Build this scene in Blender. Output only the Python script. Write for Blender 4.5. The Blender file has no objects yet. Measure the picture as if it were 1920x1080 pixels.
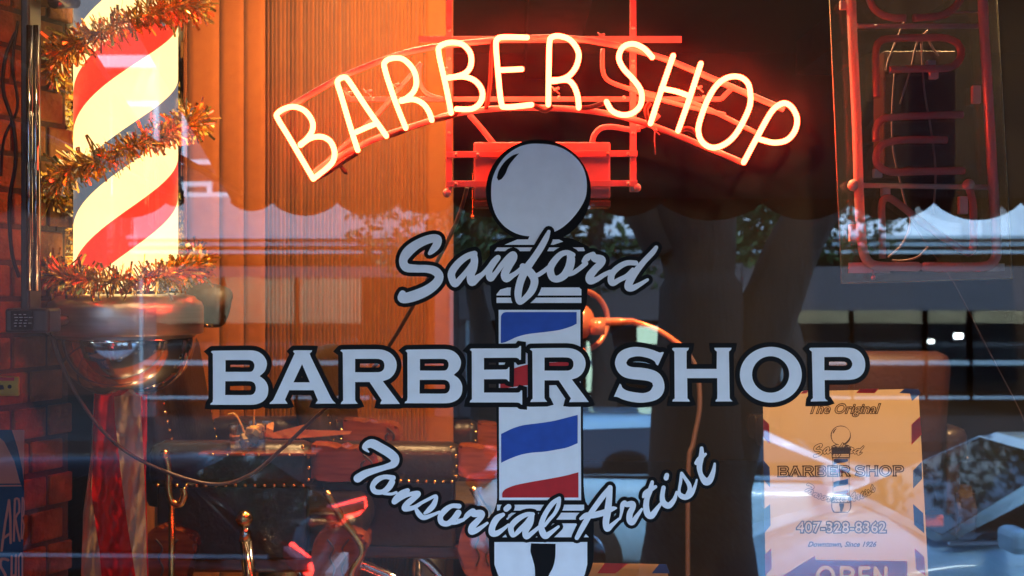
import bpy, bmesh, math, random
from mathutils import Vector, Matrix
from mathutils.geometry import delaunay_2d_cdt
rad = math.radians
S = bpy.context.scene
COL = S.collection
random.seed(7)

# ------------------------------------------------------------------ camera, sky, sun, exposure
F = 1920 * 40 / 36.0          # focal length in photo pixels
D = 2.2                       # camera to window pane
ZC = 2.4                      # camera height above the street
cam = bpy.data.cameras.new("camera")
cam.lens = 40; cam.sensor_width = 36; cam.clip_end = 400; cam.clip_start = 0.05
cam.dof.use_dof = True; cam.dof.focus_distance = 2.26; cam.dof.aperture_fstop = 5.6
camo = bpy.data.objects.new("camera", cam); COL.objects.link(camo)
camo.location = (0, -D, ZC); camo.rotation_euler = (rad(90), 0, 0)
S.camera = camo
w = bpy.data.worlds.new("World"); S.world = w; w.use_nodes = True
nt = w.node_tree; bg = nt.nodes["Background"]
sky = nt.nodes.new("ShaderNodeTexSky"); sky.sky_type = 'NISHITA'; sky.sun_disc = False
sky.sun_elevation = rad(48); sky.sun_rotation = rad(20); sky.air_density = 1.0; sky.dust_density = 0.0; sky.ozone_density = 4.5
nt.links.new(sky.outputs[0], bg.inputs[0]); bg.inputs[1].default_value = 0.15
sun = bpy.data.lights.new("sun", 'SUN'); sun.energy = 1.0; sun.angle = rad(15); sun.color = (1, .96, .90)
suno = bpy.data.objects.new("sun", sun); COL.objects.link(suno)
suno.rotation_euler = (rad(42), 0, rad(180 - 20))
S.view_settings.view_transform = 'Standard'; S.view_settings.look = 'None'
S.view_settings.exposure = 3.0; S.view_settings.gamma = 1.0
S.cycles.use_denoising = True
S.cycles.max_bounces = 10; S.cycles.transparent_max_bounces = 24
S.cycles.caustics_reflective = False; S.cycles.caustics_refractive = False
S.cycles.sample_clamp_indirect = 6.0

# ------------------------------------------------------------------ helpers
def P(px, py, dep):           # photo pixel at a depth behind the pane
    Y = D + dep
    return Vector(((px - 960) / F * Y, dep, ZC - (py - 540) / F * Y))
def Q(px, py, dv):            # a place in the street, seen mirrored in the pane, dv = path length
    return Vector(((px - 960) / F * dv, D - dv, ZC - (py - 540) / F * dv))

def tag(o, label=None, cat=None, group=None, kind=None):
    if label: o["label"] = label
    if cat: o["category"] = cat
    if group: o["group"] = group
    if kind: o["kind"] = kind
    return o
def thing(name, loc, label, cat, group=None, rz=0):
    o = bpy.data.objects.new(name, None); COL.objects.link(o); o.empty_display_size = .1
    o.location = loc; o.rotation_euler = (0, 0, rz)
    o["_m"] = 1
    del o["_m"]
    return tag(o, label, cat, group)
def MW(o):
    m = Matrix.Translation(o.location) @ o.rotation_euler.to_matrix().to_4x4()
    return MW(o.parent) @ m if o.parent else m
def obj(name, bm, mats, parent=None, smooth=False, local=False):
    me = bpy.data.meshes.new(name)
    if not local and parent is not None:
        bm.transform(MW(parent).inverted())
    bmesh.ops.recalc_face_normals(bm, faces=bm.faces) if not getattr(bm, "_", 0) else None
    bm.to_mesh(me); bm.free()
    if smooth:
        for p in me.polygons: p.use_smooth = True
    for m in (mats if isinstance(mats, (list, tuple)) else [mats]): me.materials.append(m)
    o = bpy.data.objects.new(name, me); COL.objects.link(o)
    if parent is not None: o.parent = parent
    return o
def obj_each(name, bm, mats, parent, gap=.012):
    """one object for each separate piece of the mesh (pieces nearer than gap stay together)"""
    bm.verts.index_update(); seen = set(); isl = []
    for v in bm.verts:
        if v in seen: continue
        st = [v]; seen.add(v); c = []
        while st:
            a = st.pop(); c.append(a)
            for e in a.link_edges:
                o = e.other_vert(a)
                if o not in seen: seen.add(o); st.append(o)
        lo = [min(q.co[i] for q in c) for i in range(3)]; hi = [max(q.co[i] for q in c) for i in range(3)]
        isl.append([c, lo, hi])
    ch = True
    while ch:
        ch = False
        for i in range(len(isl)):
            for j in range(i + 1, len(isl)):
                A, C = isl[i], isl[j]
                if all(max(A[1][k], C[1][k]) - min(A[2][k], C[2][k]) <= gap for k in range(3)):
                    A[0] += C[0]; A[1] = [min(x, y) for x, y in zip(A[1], C[1])]; A[2] = [max(x, y) for x, y in zip(A[2], C[2])]
                    isl.pop(j); ch = True; break
            if ch: break
    for c, _, _ in isl:
        nb = bmesh.new(); mp = {v: nb.verts.new(v.co) for v in c}
        for f in {f for v in c for f in v.link_faces}:
            nf = nb.faces.new([mp[v] for v in f.verts]); nf.smooth = f.smooth; nf.material_index = f.material_index
        obj(name, nb, mats, parent)
    bm.free()
def B(): return bmesh.new()
def mv(o, **k):
    return tag(o, **k)

def box(bm, c, s, rot=None, mat=0, bev=0):
    r = bmesh.ops.create_cube(bm, size=1)
    vs = r['verts']
    M = Matrix.Translation(Vector(c)) @ (rot.to_4x4() if rot is not None else Matrix.Identity(4)) @ Matrix.Diagonal((s[0], s[1], s[2], 1))
    bmesh.ops.transform(bm, matrix=M, verts=vs)
    fs = {f for v in vs for f in v.link_faces}
    for f in fs: f.material_index = mat
    if bev:
        es = {e for f in fs for e in f.edges}
        r = bmesh.ops.bevel(bm, geom=list(es), offset=bev, segments=2, affect='EDGES', profile=.5)
        for f in r['faces']: f.material_index = mat
def box2(bm, a, b, mat=0, bev=0):
    a = Vector(a); b = Vector(b)
    box(bm, (a + b) / 2, [abs(b[i] - a[i]) for i in range(3)], mat=mat, bev=bev)
def catmull(pts, n=6, closed=False):
    pts = [Vector(p) for p in pts]; N = len(pts); out = []
    rng = range(N) if closed else range(N - 1)
    for i in rng:
        if closed: p0, p1, p2, p3 = pts[i - 1], pts[i], pts[(i + 1) % N], pts[(i + 2) % N]
        else: p0, p1, p2, p3 = pts[max(i - 1, 0)], pts[i], pts[i + 1], pts[min(i + 2, N - 1)]
        for k in range(n):
            t = k / n
            out.append(.5 * ((2 * p1) + (p2 - p0) * t + (2 * p0 - 5 * p1 + 4 * p2 - p3) * t * t + (3 * p1 - p0 - 3 * p2 + p3) * t ** 3))
    if not closed: out.append(pts[-1])
    return out
def tube(bm, pts, r, seg=10, closed=False, mat=0, caps=True):
    pts = [Vector(p) for p in pts]; n = len(pts); rings = []
    rs = r if isinstance(r, (list, tuple)) else [r] * n
    up = None
    for i, p in enumerate(pts):
        if closed: t = pts[(i + 1) % n] - pts[i - 1]
        else: t = pts[min(i + 1, n - 1)] - pts[max(i - 1, 0)]
        if t.length < 1e-9: t = Vector((0, 0, 1))
        t.normalize()
        if up is None:
            up = t.cross(Vector((0, 1, 0)))
            if up.length < .1: up = t.cross(Vector((1, 0, 0)))
        up = (up - t * up.dot(t)).normalized(); s = t.cross(up)
        rings.append([bm.verts.new(p + (up * math.cos(a) + s * math.sin(a)) * rs[i]) for a in [2 * math.pi * k / seg for k in range(seg)]])
    m = n if closed else n - 1
    for i in range(m):
        a, b = rings[i], rings[(i + 1) % n]
        for k in range(seg):
            f = bm.faces.new((a[k], a[(k + 1) % seg], b[(k + 1) % seg], b[k])); f.smooth = True; f.material_index = mat
    if caps and not closed:
        for rg in (rings[0], rings[-1]):
            f = bm.faces.new(rg); f.material_index = mat
def lathe(bm, prof, c, seg=40, mat=0, axis='z'):
    rings = []
    for r, z in prof:
        rg = []
        for k in range(seg):
            a = 2 * math.pi * k / seg
            v = (r * math.cos(a), r * math.sin(a), z)
            if axis == 'y': v = (v[0], v[2], v[1])
            if axis == 'x': v = (v[2], v[0], v[1])
            rg.append(bm.verts.new(Vector(c) + Vector(v)))
        rings.append(rg)
    for a, b in zip(rings, rings[1:]):
        for k in range(seg):
            f = bm.faces.new((a[k], a[(k + 1) % seg], b[(k + 1) % seg], b[k])); f.smooth = True; f.material_index = mat
    for rg, (r, z) in ((rings[0], prof[0]), (rings[-1], prof[-1])):
        if r > 1e-4: f = bm.faces.new(rg); f.material_index = mat
def ball(bm, c, r, mat=0, seg=12, sc=(1, 1, 1)):
    rr = bmesh.ops.create_uvsphere(bm, u_segments=seg, v_segments=max(6, seg // 2 + 1), radius=r)
    for v in rr['verts']:
        v.co = Vector((v.co.x * sc[0], v.co.y * sc[1], v.co.z * sc[2])) + Vector(c)
    for f in {f for v in rr['verts'] for f in v.link_faces}: f.smooth = True; f.material_index = mat
def prism(bm, poly, fn, d0, d1, mat=0):   # poly 2-D, fn(x, y, depth) -> 3-D
    a = [bm.verts.new(fn(x, y, d0)) for x, y in poly]; b = [bm.verts.new(fn(x, y, d1)) for x, y in poly]
    n = len(poly)
    for f in (bm.faces.new(a), bm.faces.new(b[::-1])): f.material_index = mat
    for k in range(n):
        f = bm.faces.new((a[k], b[k], b[(k + 1) % n], a[(k + 1) % n])); f.material_index = mat

# ------------------------------------------------------------------ materials
def lin(c):
    if isinstance(c, str): c = [int(c[i:i + 2], 16) / 255 for i in (0, 2, 4)]; return tuple(x / 12.92 if x < .04045 else ((x + .055) / 1.055) ** 2.4 for x in c)
    return c
def mat(name, c, rough=.5, metal=0, coat=0, bump=0, bscale=50, vary=0, vscale=8, emit=None, es=0, spec=.5, stretch=None, sheen=0):
    m = bpy.data.materials.new(name); m.use_nodes = True; n = m.node_tree; b = n.nodes["Principled BSDF"]
    c = lin(c)
    b.inputs["Base Color"].default_value = (*c, 1); b.inputs["Roughness"].default_value = rough
    b.inputs["Metallic"].default_value = metal; b.inputs["Coat Weight"].default_value = coat
    b.inputs["Specular IOR Level"].default_value = spec
    if sheen: b.inputs["Sheen Weight"].default_value = sheen
    if emit: b.inputs["Emission Color"].default_value = (*lin(emit), 1); b.inputs["Emission Strength"].default_value = es
    if vary or bump:
        tc = n.nodes.new("ShaderNodeTexCoord"); mp = n.nodes.new("ShaderNodeMapping"); n.links.new(tc.outputs["Object"], mp.inputs[0])
        if stretch: mp.inputs["Scale"].default_value = stretch
    if vary:
        t = n.nodes.new("ShaderNodeTexNoise"); t.inputs["Scale"].default_value = vscale; t.inputs["Detail"].default_value = 6
        n.links.new(mp.outputs[0], t.inputs[0])
        mx = n.nodes.new("ShaderNodeMix"); mx.data_type = 'RGBA'; mx.blend_type = 'MULTIPLY'
        rp = n.nodes.new("ShaderNodeMapRange"); rp.inputs[1].default_value = .3; rp.inputs[2].default_value = .7
        rp.inputs[3].default_value = 1 - vary; rp.inputs[4].default_value = 1 + vary * .6
        n.links.new(t.outputs[0], rp.inputs[0]); mx.inputs[0].default_value = 1
        mx.inputs[6].default_value = (*c, 1); n.links.new(rp.outputs[0], mx.inputs[7]); n.links.new(mx.outputs[2], b.inputs["Base Color"])
        r2 = n.nodes.new("ShaderNodeMapRange"); r2.inputs[3].default_value = max(0, rough - .12 * vary * 2); r2.inputs[4].default_value = min(1, rough + .12 * vary * 2)
        n.links.new(t.outputs[0], r2.inputs[0]); n.links.new(r2.outputs[0], b.inputs["Roughness"])
    if bump:
        t = n.nodes.new("ShaderNodeTexNoise"); t.inputs["Scale"].default_value = bscale; t.inputs["Detail"].default_value = 5
        n.links.new(mp.outputs[0], t.inputs[0])
        bp = n.nodes.new("ShaderNodeBump"); bp.inputs["Strength"].default_value = bump; bp.inputs["Distance"].default_value = .01
        n.links.new(t.outputs[0], bp.inputs["Height"]); n.links.new(bp.outputs[0], b.inputs["Normal"])
    return m
def emis(name, c, s):
    m = bpy.data.materials.new(name); m.use_nodes = True; n = m.node_tree; n.nodes.clear()
    e = n.nodes.new("ShaderNodeEmission"); e.inputs[0].default_value = (*lin(c), 1); e.inputs[1].default_value = s
    o = n.nodes.new("ShaderNodeOutputMaterial"); n.links.new(e.outputs[0], o.inputs[0]); return m
def clear(name, tint=(1, 1, 1), refl=.08, rough=0.0, scatter=0.0, mirror=(1, 1, 1)):
    """thin sheet of glass or acrylic: clear, with a Fresnel mirror and a little dust put in to spread light"""
    m = bpy.data.materials.new(name); m.use_nodes = True; n = m.node_tree; n.nodes.clear()
    tr = n.nodes.new("ShaderNodeBsdfTransparent"); tr.inputs[0].default_value = (*tint, 1)
    gl = n.nodes.new("ShaderNodeBsdfGlossy"); gl.inputs["Roughness"].default_value = rough; gl.inputs[0].default_value = (*mirror, 1)
    lw = n.nodes.new("ShaderNodeFresnel"); lw.inputs[0].default_value = 1.5
    ad = n.nodes.new("ShaderNodeMath"); ad.operation = 'MULTIPLY'; ad.inputs[1].default_value = refl / .04
    ad.use_clamp = True
    n.links.new(lw.outputs[0], ad.inputs[0])
    mx = n.nodes.new("ShaderNodeMixShader"); n.links.new(ad.outputs[0], mx.inputs[0]); n.links.new(tr.outputs[0], mx.inputs[1]); n.links.new(gl.outputs[0], mx.inputs[2])
    last = mx
    if scatter:
        tl = n.nodes.new("ShaderNodeBsdfTranslucent"); m2 = n.nodes.new("ShaderNodeMixShader")
        tx = n.nodes.new("ShaderNodeTexNoise"); tx.inputs["Scale"].default_value = 6; tx.inputs["Detail"].default_value = 8
        tcc = n.nodes.new("ShaderNodeTexCoord"); n.links.new(tcc.outputs["Object"], tx.inputs[0])
        mr = n.nodes.new("ShaderNodeMapRange"); mr.inputs[3].default_value = scatter * .1; mr.inputs[4].default_value = scatter * 1.9
        n.links.new(tx.outputs[0], mr.inputs[0]); n.links.new(mr.outputs[0], m2.inputs[0])
        n.links.new(mx.outputs[0], m2.inputs[1]); n.links.new(tl.outputs[0], m2.inputs[2]); last = m2
    o = n.nodes.new("ShaderNodeOutputMaterial"); n.links.new(last.outputs[0], o.inputs[0]); return m

M = {}
M['pane'] = clear("window_glass", (.97, .985, .98), refl=.20, scatter=.0078, mirror=(.76, .93, 1))  # translucent scatter added to give the neon its lens-like halo
M['vinyl_white'] = mat("white_vinyl", (.68, .74, .86), .45, vary=.05, vscale=30)
M['vinyl_black'] = mat("black_vinyl", (.005, .005, .006), .4, spec=.15)
M['vinyl_blue'] = mat("blue_vinyl", (.012, .06, .36), .35, vary=.15, vscale=40)
M['vinyl_red'] = mat("red_vinyl", (.42, .008, .012), .35, vary=.15, vscale=40)
M['neon'] = emis("neon_gas_glow", (1, .033, .0100), 12.5)
M['dead_tube'] = mat("unlit_tube_glass", (.85, .60, .56), .08, coat=1); M['dead_tube'].node_tree.nodes["Principled BSDF"].inputs["Alpha"].default_value = .6
M['milky_tube'] = mat("white_coated_tube", (.95, .86, .84), .12, coat=1)
def backlit(m, w):
    n = m.node_tree; b = n.nodes["Principled BSDF"]; o = n.nodes["Material Output"]; t = n.nodes.new("ShaderNodeBsdfTranslucent"); x = n.nodes.new("ShaderNodeMixShader")
    x.inputs[0].default_value = w; t.inputs[0].default_value = b.inputs["Base Color"].default_value; n.links.new(b.outputs[0], x.inputs[1]); n.links.new(t.outputs[0], x.inputs[2]); n.links.new(x.outputs[0], o.inputs[0])
backlit(M['milky_tube'], .6); backlit(M['dead_tube'], .45)
M['acrylic'] = clear("clear_acrylic", (.93, .93, .90), refl=.05, scatter=.012)
M['acrylic_edge'] = mat("acrylic_edge", (.85, .75, .5), .3)
M['red_metal'] = mat("painted_sign_metal", (.66, .36, .38), .45, vary=.12, vscale=12, bump=.1)
M['black_paint'] = mat("black_tube_paint", (.06, .012, .01), .35)
M['white_plastic'] = mat("white_plastic", (.75, .7, .66), .4)
M['chrome'] = mat("chrome", (.72, .72, .73), .09, 1, vary=.1, vscale=3)
M['brushed'] = mat("brushed_steel", (.70, .68, .68), .36, 1, vary=.1, stretch=(1, 1, 20))
M['brass'] = mat("brass", (.72, .45, .16), .22, 1, vary=.15)
M['dark_metal'] = mat("dark_bracket_metal", (.10, .085, .09), .35, .7, vary=.2)
M['wood'] = mat("varnished_orange_wood", (.26, .055, .012), .22, vary=.35, vscale=6, stretch=(2, 14, 14), coat=.6)
M['leather'] = mat("black_leather", (.022, .012, .010), .33, bump=.25, bscale=60, vary=.3, vscale=10)
M['leather_red'] = mat("oxblood_leather", (.03, .005, .005), .62, bump=.25, bscale=60, vary=.3)
M['leather_olive'] = mat("olive_brown_leather", (.045, .027, .013), .5, bump=.4, bscale=40, vary=.3)
# ------------------------------------------------------------------ flat lettering and graphics (vinyl cut from sheets)
def smooth_poly(pts, n=4, lim=42):
    N = len(pts); out = []
    V = [Vector((p[0], p[1])) for p in pts]
    corner = []
    for i in range(N):
        a = V[i] - V[i - 1]; b = V[(i + 1) % N] - V[i]
        ang = abs(math.degrees(a.angle(b, 0))) if a.length and b.length else 0
        corner.append(ang > lim)
    for i in range(N):
        j = (i + 1) % N; p1, p2 = V[i], V[j]
        seg = (p2 - p1)
        t1 = seg if corner[i] else (V[j] - V[i - 1]) * .5
        t2 = seg if corner[j] else (V[(j + 1) % N] - V[i]) * .5
        L = seg.length
        if t1.length > L: t1 = t1.normalized() * L
        if t2.length > L: t2 = t2.normalized() * L
        m = n if not (corner[i] and corner[j]) else 1
        for k in range(m):
            t = k / m
            h = (2 * t ** 3 - 3 * t * t + 1) * p1 + (t ** 3 - 2 * t * t + t) * t1 + (-2 * t ** 3 + 3 * t * t) * p2 + (t ** 3 - t * t) * t2
            out.append((h.x, h.y))
    return out
def disk(x, y, r, n=14): return [(x + r * math.cos(2 * math.pi * k / n), y + r * math.sin(2 * math.pi * k / n)) for k in range(n)]
def area(p): return sum(p[i - 1][0] * p[i][1] - p[i][0] * p[i - 1][1] for i in range(len(p))) / 2
def ccw(p): return p if area(p) > 0 else p[::-1]
def contour_band(poly, d):
    """pieces covering everything within d of a contour, sharp corners kept"""
    out = []; poly = ccw(poly); N = len(poly)
    for i in range(N):
        a = Vector(poly[i]); b = Vector(poly[(i + 1) % N]); e = b - a
        if e.length < 1e-6: continue
        nrm = Vector((e.y, -e.x)).normalized() * d
        out.append([tuple(a + nrm), tuple(b + nrm), tuple(b - nrm), tuple(a - nrm)])
        c = Vector(poly[(i + 2) % N]); e2 = c - b
        if e2.length < 1e-6: continue
        n2 = Vector((e2.y, -e2.x)).normalized() * d
        cr = e.x * e2.y - e.y * e2.x
        s = 1 if cr > 0 else -1
        m = (nrm + n2)
        if m.length > 1e-6 and abs(cr) > 1e-6:
            mm = m.normalized() * min(d / max(.35, (m.length / 2 / d)), d * 1.5)
            out.append([tuple(b), tuple(b + nrm * s), tuple(b + mm * s), tuple(b + n2 * s)])
    return [ccw(p) for p in out if abs(area(p)) > 1e-6]
def stroke(pts, n=5, k=1.0):
    """a brush stroke: (x, y, radius) points -> overlapping pieces"""
    v = catmull([Vector((p[0], p[1], p[2])) for p in pts], n)
    out = []
    for i, a in enumerate(v):
        r = max(a.z * 1.0, .3) ; out.append(disk(a.x, a.y, r, 12))
        if i + 1 < len(v):
            b = v[i + 1]; e = Vector((b.x - a.x, b.y - a.y))
            if e.length < 1e-4: continue
            nn = Vector((e.y, -e.x)).normalized(); rb = max(b.z, .3)
            out.append([(a.x + nn.x * r, a.y + nn.y * r), (b.x + nn.x * rb, b.y + nn.y * rb), (b.x - nn.x * rb, b.y - nn.y * rb), (a.x - nn.x * r, a.y - nn.y * r)])
    return [ccw(p) for p in out if abs(area(p)) > 1e-6]
def sheet(bm, solids, fn, y, holes=()):
    """union of pieces minus holes as one flat sheet; fn(x,y,depth)->3-D"""
    vs, fs = [], []
    for p in list(solids) + list(holes):
        i = len(vs); vs += [Vector(q) for q in p]; fs.append(list(range(i, i + len(p))))
    ns = len(solids)
    ov, oe, of, _, _, orig = delaunay_2d_cdt(vs, [], fs, 0, 1e-4)
    bv = {}
    for f, og in zip(of, orig):
        if not og or not any(k < ns for k in og) or any(k >= ns for k in og): continue
        q = []
        for i in f:
            if i not in bv: bv[i] = bm.verts.new(fn(ov[i].x, ov[i].y, y))
            q.append(bv[i])
        try: bm.faces.new(q)
        except ValueError: pass
def flat(name, solids, fn, y, m, parent, holes=()):
    bm = B(); sheet(bm, solids, fn, y, holes)
    for f in bm.faces:
        f.normal_update()
    return obj(name, bm, m, parent)
def T(pts, s, ox, oy): # zoomed trace -> photo pixels
    return [(p[0] / s + ox, p[1] / s + oy) + ((p[2] / s,) if len(p) > 2 else ()) for p in pts]

# block capitals: (outer, holes) in photo pixels
GL = {}
b1 = [(98,178),(118,165),(520,160),(590,165),(650,188),(700,235),(725,290),(725,335),(703,395),(645,450),(700,492),(735,550),(742,615),(728,680),(685,732),(615,764),(540,772),(90,771),(96,755),(116,742),(122,700),(120,200)]
b1h = [[(262,270),(530,270),(568,283),(585,315),(585,352),(568,388),(540,402),(262,402)], [(260,507),(540,507),(582,525),(600,560),(600,608),(580,646),(545,662),(258,662)]]
GL['B1'] = (T(b1, 6, 380, 630), [T(h, 6, 380, 630) for h in b1h])
GL['B2'] = (T(b1, 6.05, 380 + 364.3, 628.2), [T(h, 6.05, 380 + 364.3, 628.2) for h in b1h])
GL['A'] = (T([(1020,172),(1035,160),(1235,160),(1230,175),(1208,195),(1220,232),(1440,680),(1468,725),(1500,757),(1272,760),(1282,745),(1300,722),(1252,608),(978,608),(930,715),(945,738),(960,760),(755,762),(765,746),(800,712),(1030,215),(1040,195)], 6, 380, 630), [T([(1122,315),(1210,520),(1025,520)], 6, 380, 630)])
r1 = [(200,150),(215,138),(600,134),(680,142),(750,172),(800,222),(825,285),(822,350),(792,415),(740,462),(672,487),(810,670),(838,708),(862,740),(642,742),(650,722),(662,700),(525,497),(365,497),(365,690),(374,712),(395,738),(205,741),(213,722),(232,702),(228,180),(220,163)]
r1h = [(365,240),(615,240),(665,255),(688,290),(688,338),(668,372),(625,388),(365,388)]
GL['R2'] = (T(r1, 6, 960, 630), [T(r1h, 6, 960, 630)])
GL['R1'] = (T(r1, 5.93, 638.5 - 200 / 5.93, 632.2), [T(r1h, 5.93, 638.5 - 200 / 5.93, 632.2)])
GL['E'] = (T([(1085,155),(1100,140),(1600,137),(1630,130),(1648,110),(1662,112),(1660,265),(1645,268),(1628,250),(1595,243),(1245,245),(1245,378),(1490,375),(1512,368),(1520,350),(1531,350),(1530,510),(1518,505),(1505,488),(1480,483),(1245,485),(1245,635),(1620,635),(1645,628),(1662,608),(1675,612),(1675,770),(1662,768),(1645,752),(1610,746),(1085,745),(1092,725),(1110,710),(1108,182),(1103,166)], 6, 700, 630), [])
GL['S'] = (T([(1705,185),(1640,330),(1622,320),(1600,282),(1540,250),(1440,228),(1370,232),(1310,255),(1282,300),(1300,330),(1350,348),(1450,355),(1560,375),(1640,410),(1690,470),(1712,550),(1705,620),(1670,680),(1610,720),(1520,742),(1430,748),(1330,735),(1240,710),(1185,685),(1145,680),(1210,535),(1225,545),(1242,582),(1290,612),(1380,632),(1480,640),(1550,615),(1585,560),(1575,525),(1530,505),(1440,492),(1330,480),(1250,455),(1190,400),(1158,320),(1165,255),(1200,190),(1270,145),(1370,122),(1480,130),(1580,155),(1660,185),(1690,178)], 6, 960, 630), [])
GL['H'] = (T([(95,112),(108,105),(245,105),(242,120),(225,138),(225,295),(495,295),(497,140),(478,122),(475,105),(628,105),(624,120),(605,140),(612,560),(622,570),(638,587),(485,588),(487,575),(500,560),(500,378),(230,378),(232,560),(245,570),(255,588),(97,588),(100,572),(118,560),(115,140),(97,122)], 4.8, 1240, 630), [])
GL['O'] = (T([(982 + 278 * math.cos(a / 18 * math.pi), 347 + 250 * math.sin(a / 18 * math.pi)) for a in range(36)], 4.8, 1240, 630), [T([(980 + 167 * math.cos(a / 14 * math.pi), 345 + 164 * math.sin(a / 14 * math.pi)) for a in range(28)], 4.8, 1240, 630)])
GL['P'] = (T([(1325,117),(1338,105),(1680,105),(1752,122),(1803,168),(1828,230),(1825,300),(1797,350),(1745,383),(1680,393),(1465,395),(1468,555),(1478,570),(1495,585),(1340,588),(1343,573),(1360,558),(1350,140),(1334,127)], 4.8, 1240, 630), [T([(1462,188),(1640,188),(1690,205),(1712,240),(1710,270),(1685,300),(1640,310),(1462,308)], 4.8, 1240, 630)])
WORD = ['B1', 'A', 'R1', 'B2', 'E', 'R2', 'S', 'H', 'O', 'P']
for k in list(GL):
    o, hs = GL[k]; GL[k] = (ccw(smooth_poly(o)), [ccw(smooth_poly(h)) for h in hs])

SF = lambda p: T(p, 6.354, 730, 420)
FD = lambda p: T(p, 6.354, 980, 420)
NF = lambda p: T(p, 4.695, 900, 430)
SANFORD = [SF([(490,335,10),(480,352,20),(520,310,38),(565,250,48),(572,180,50),(480,180,50),(340,240,54),(225,330,60),(168,430,50),(200,515,52),(320,532,46),(450,535,46),(545,560,52),(595,620,52),(565,700,54),(460,785,60),(330,845,64),(210,880,62),(155,880,55),(160,830,40)]),
 SF([(1015,355,36),(920,390,38),(820,470,42),(748,570,44),(745,640,44),(785,715,40),(860,640,34),(935,550,30),(1000,460,30)]),
 SF([(1005,380,44),(1015,440,44),(995,530,52),(972,600,48),(985,690,50),(1055,640,38),(1120,590,28),(1190,515,30),(1240,450,32),(1295,400,32),(1240,475,34),(1190,560,38),(1205,645,42),(1265,590,30),(1340,490,32),(1420,400,36),(1475,365,40),(1480,410,42),(1425,500,44),(1378,590,48),(1395,650,46),(1465,615,32),(1530,570,28),(1600,510,30)]),
 NF([(605,20,15),(580,80,26),(530,170,29),(470,260,30),(420,330,34),(380,400,34),(350,480,33),(335,570,32),(348,640,24),(400,605,26),(455,540,32),(480,460,34),(455,395,36),(400,345,36),(375,325,26)]),
 NF([(455,400,26),(500,405,20),(560,370,20),(610,330,20)]),
 NF([(820,225,20),(770,205,22),(710,222,26),(650,285,30),(618,350,32),(635,420,32),(680,438,30),(740,405,34),(785,335,38),(800,260,36),(790,225,28)]),
 NF([(745,400,18),(810,388,20),(870,350,20),(930,300,22)]),
 FD([(725,445,26),(770,400,40),(840,345,14),(855,405,46),(935,425,50),(925,475,44),(860,540,44),(800,620,48),(805,675,46),(880,660,32),(960,610,28),(1040,570,25)]),
 FD([(1345,465,30),(1240,465,32),(1140,515,35),(1065,590,38),(1050,670,40),(1075,705,35),(1150,665,30),(1240,620,30),(1310,545,25)]),
 FD([(1588,280,24),(1545,340,32),(1445,445,34),(1355,555,40),(1285,660,46),(1255,745,46),(1300,765,38),(1385,725,28),(1485,665,18)])]
T1 = lambda p: T(p, 5.144, 650, 810)
T2 = lambda p: T(p, 6, 860, 900)
T3 = lambda p: T(p, 4.91, 1060, 820)
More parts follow.
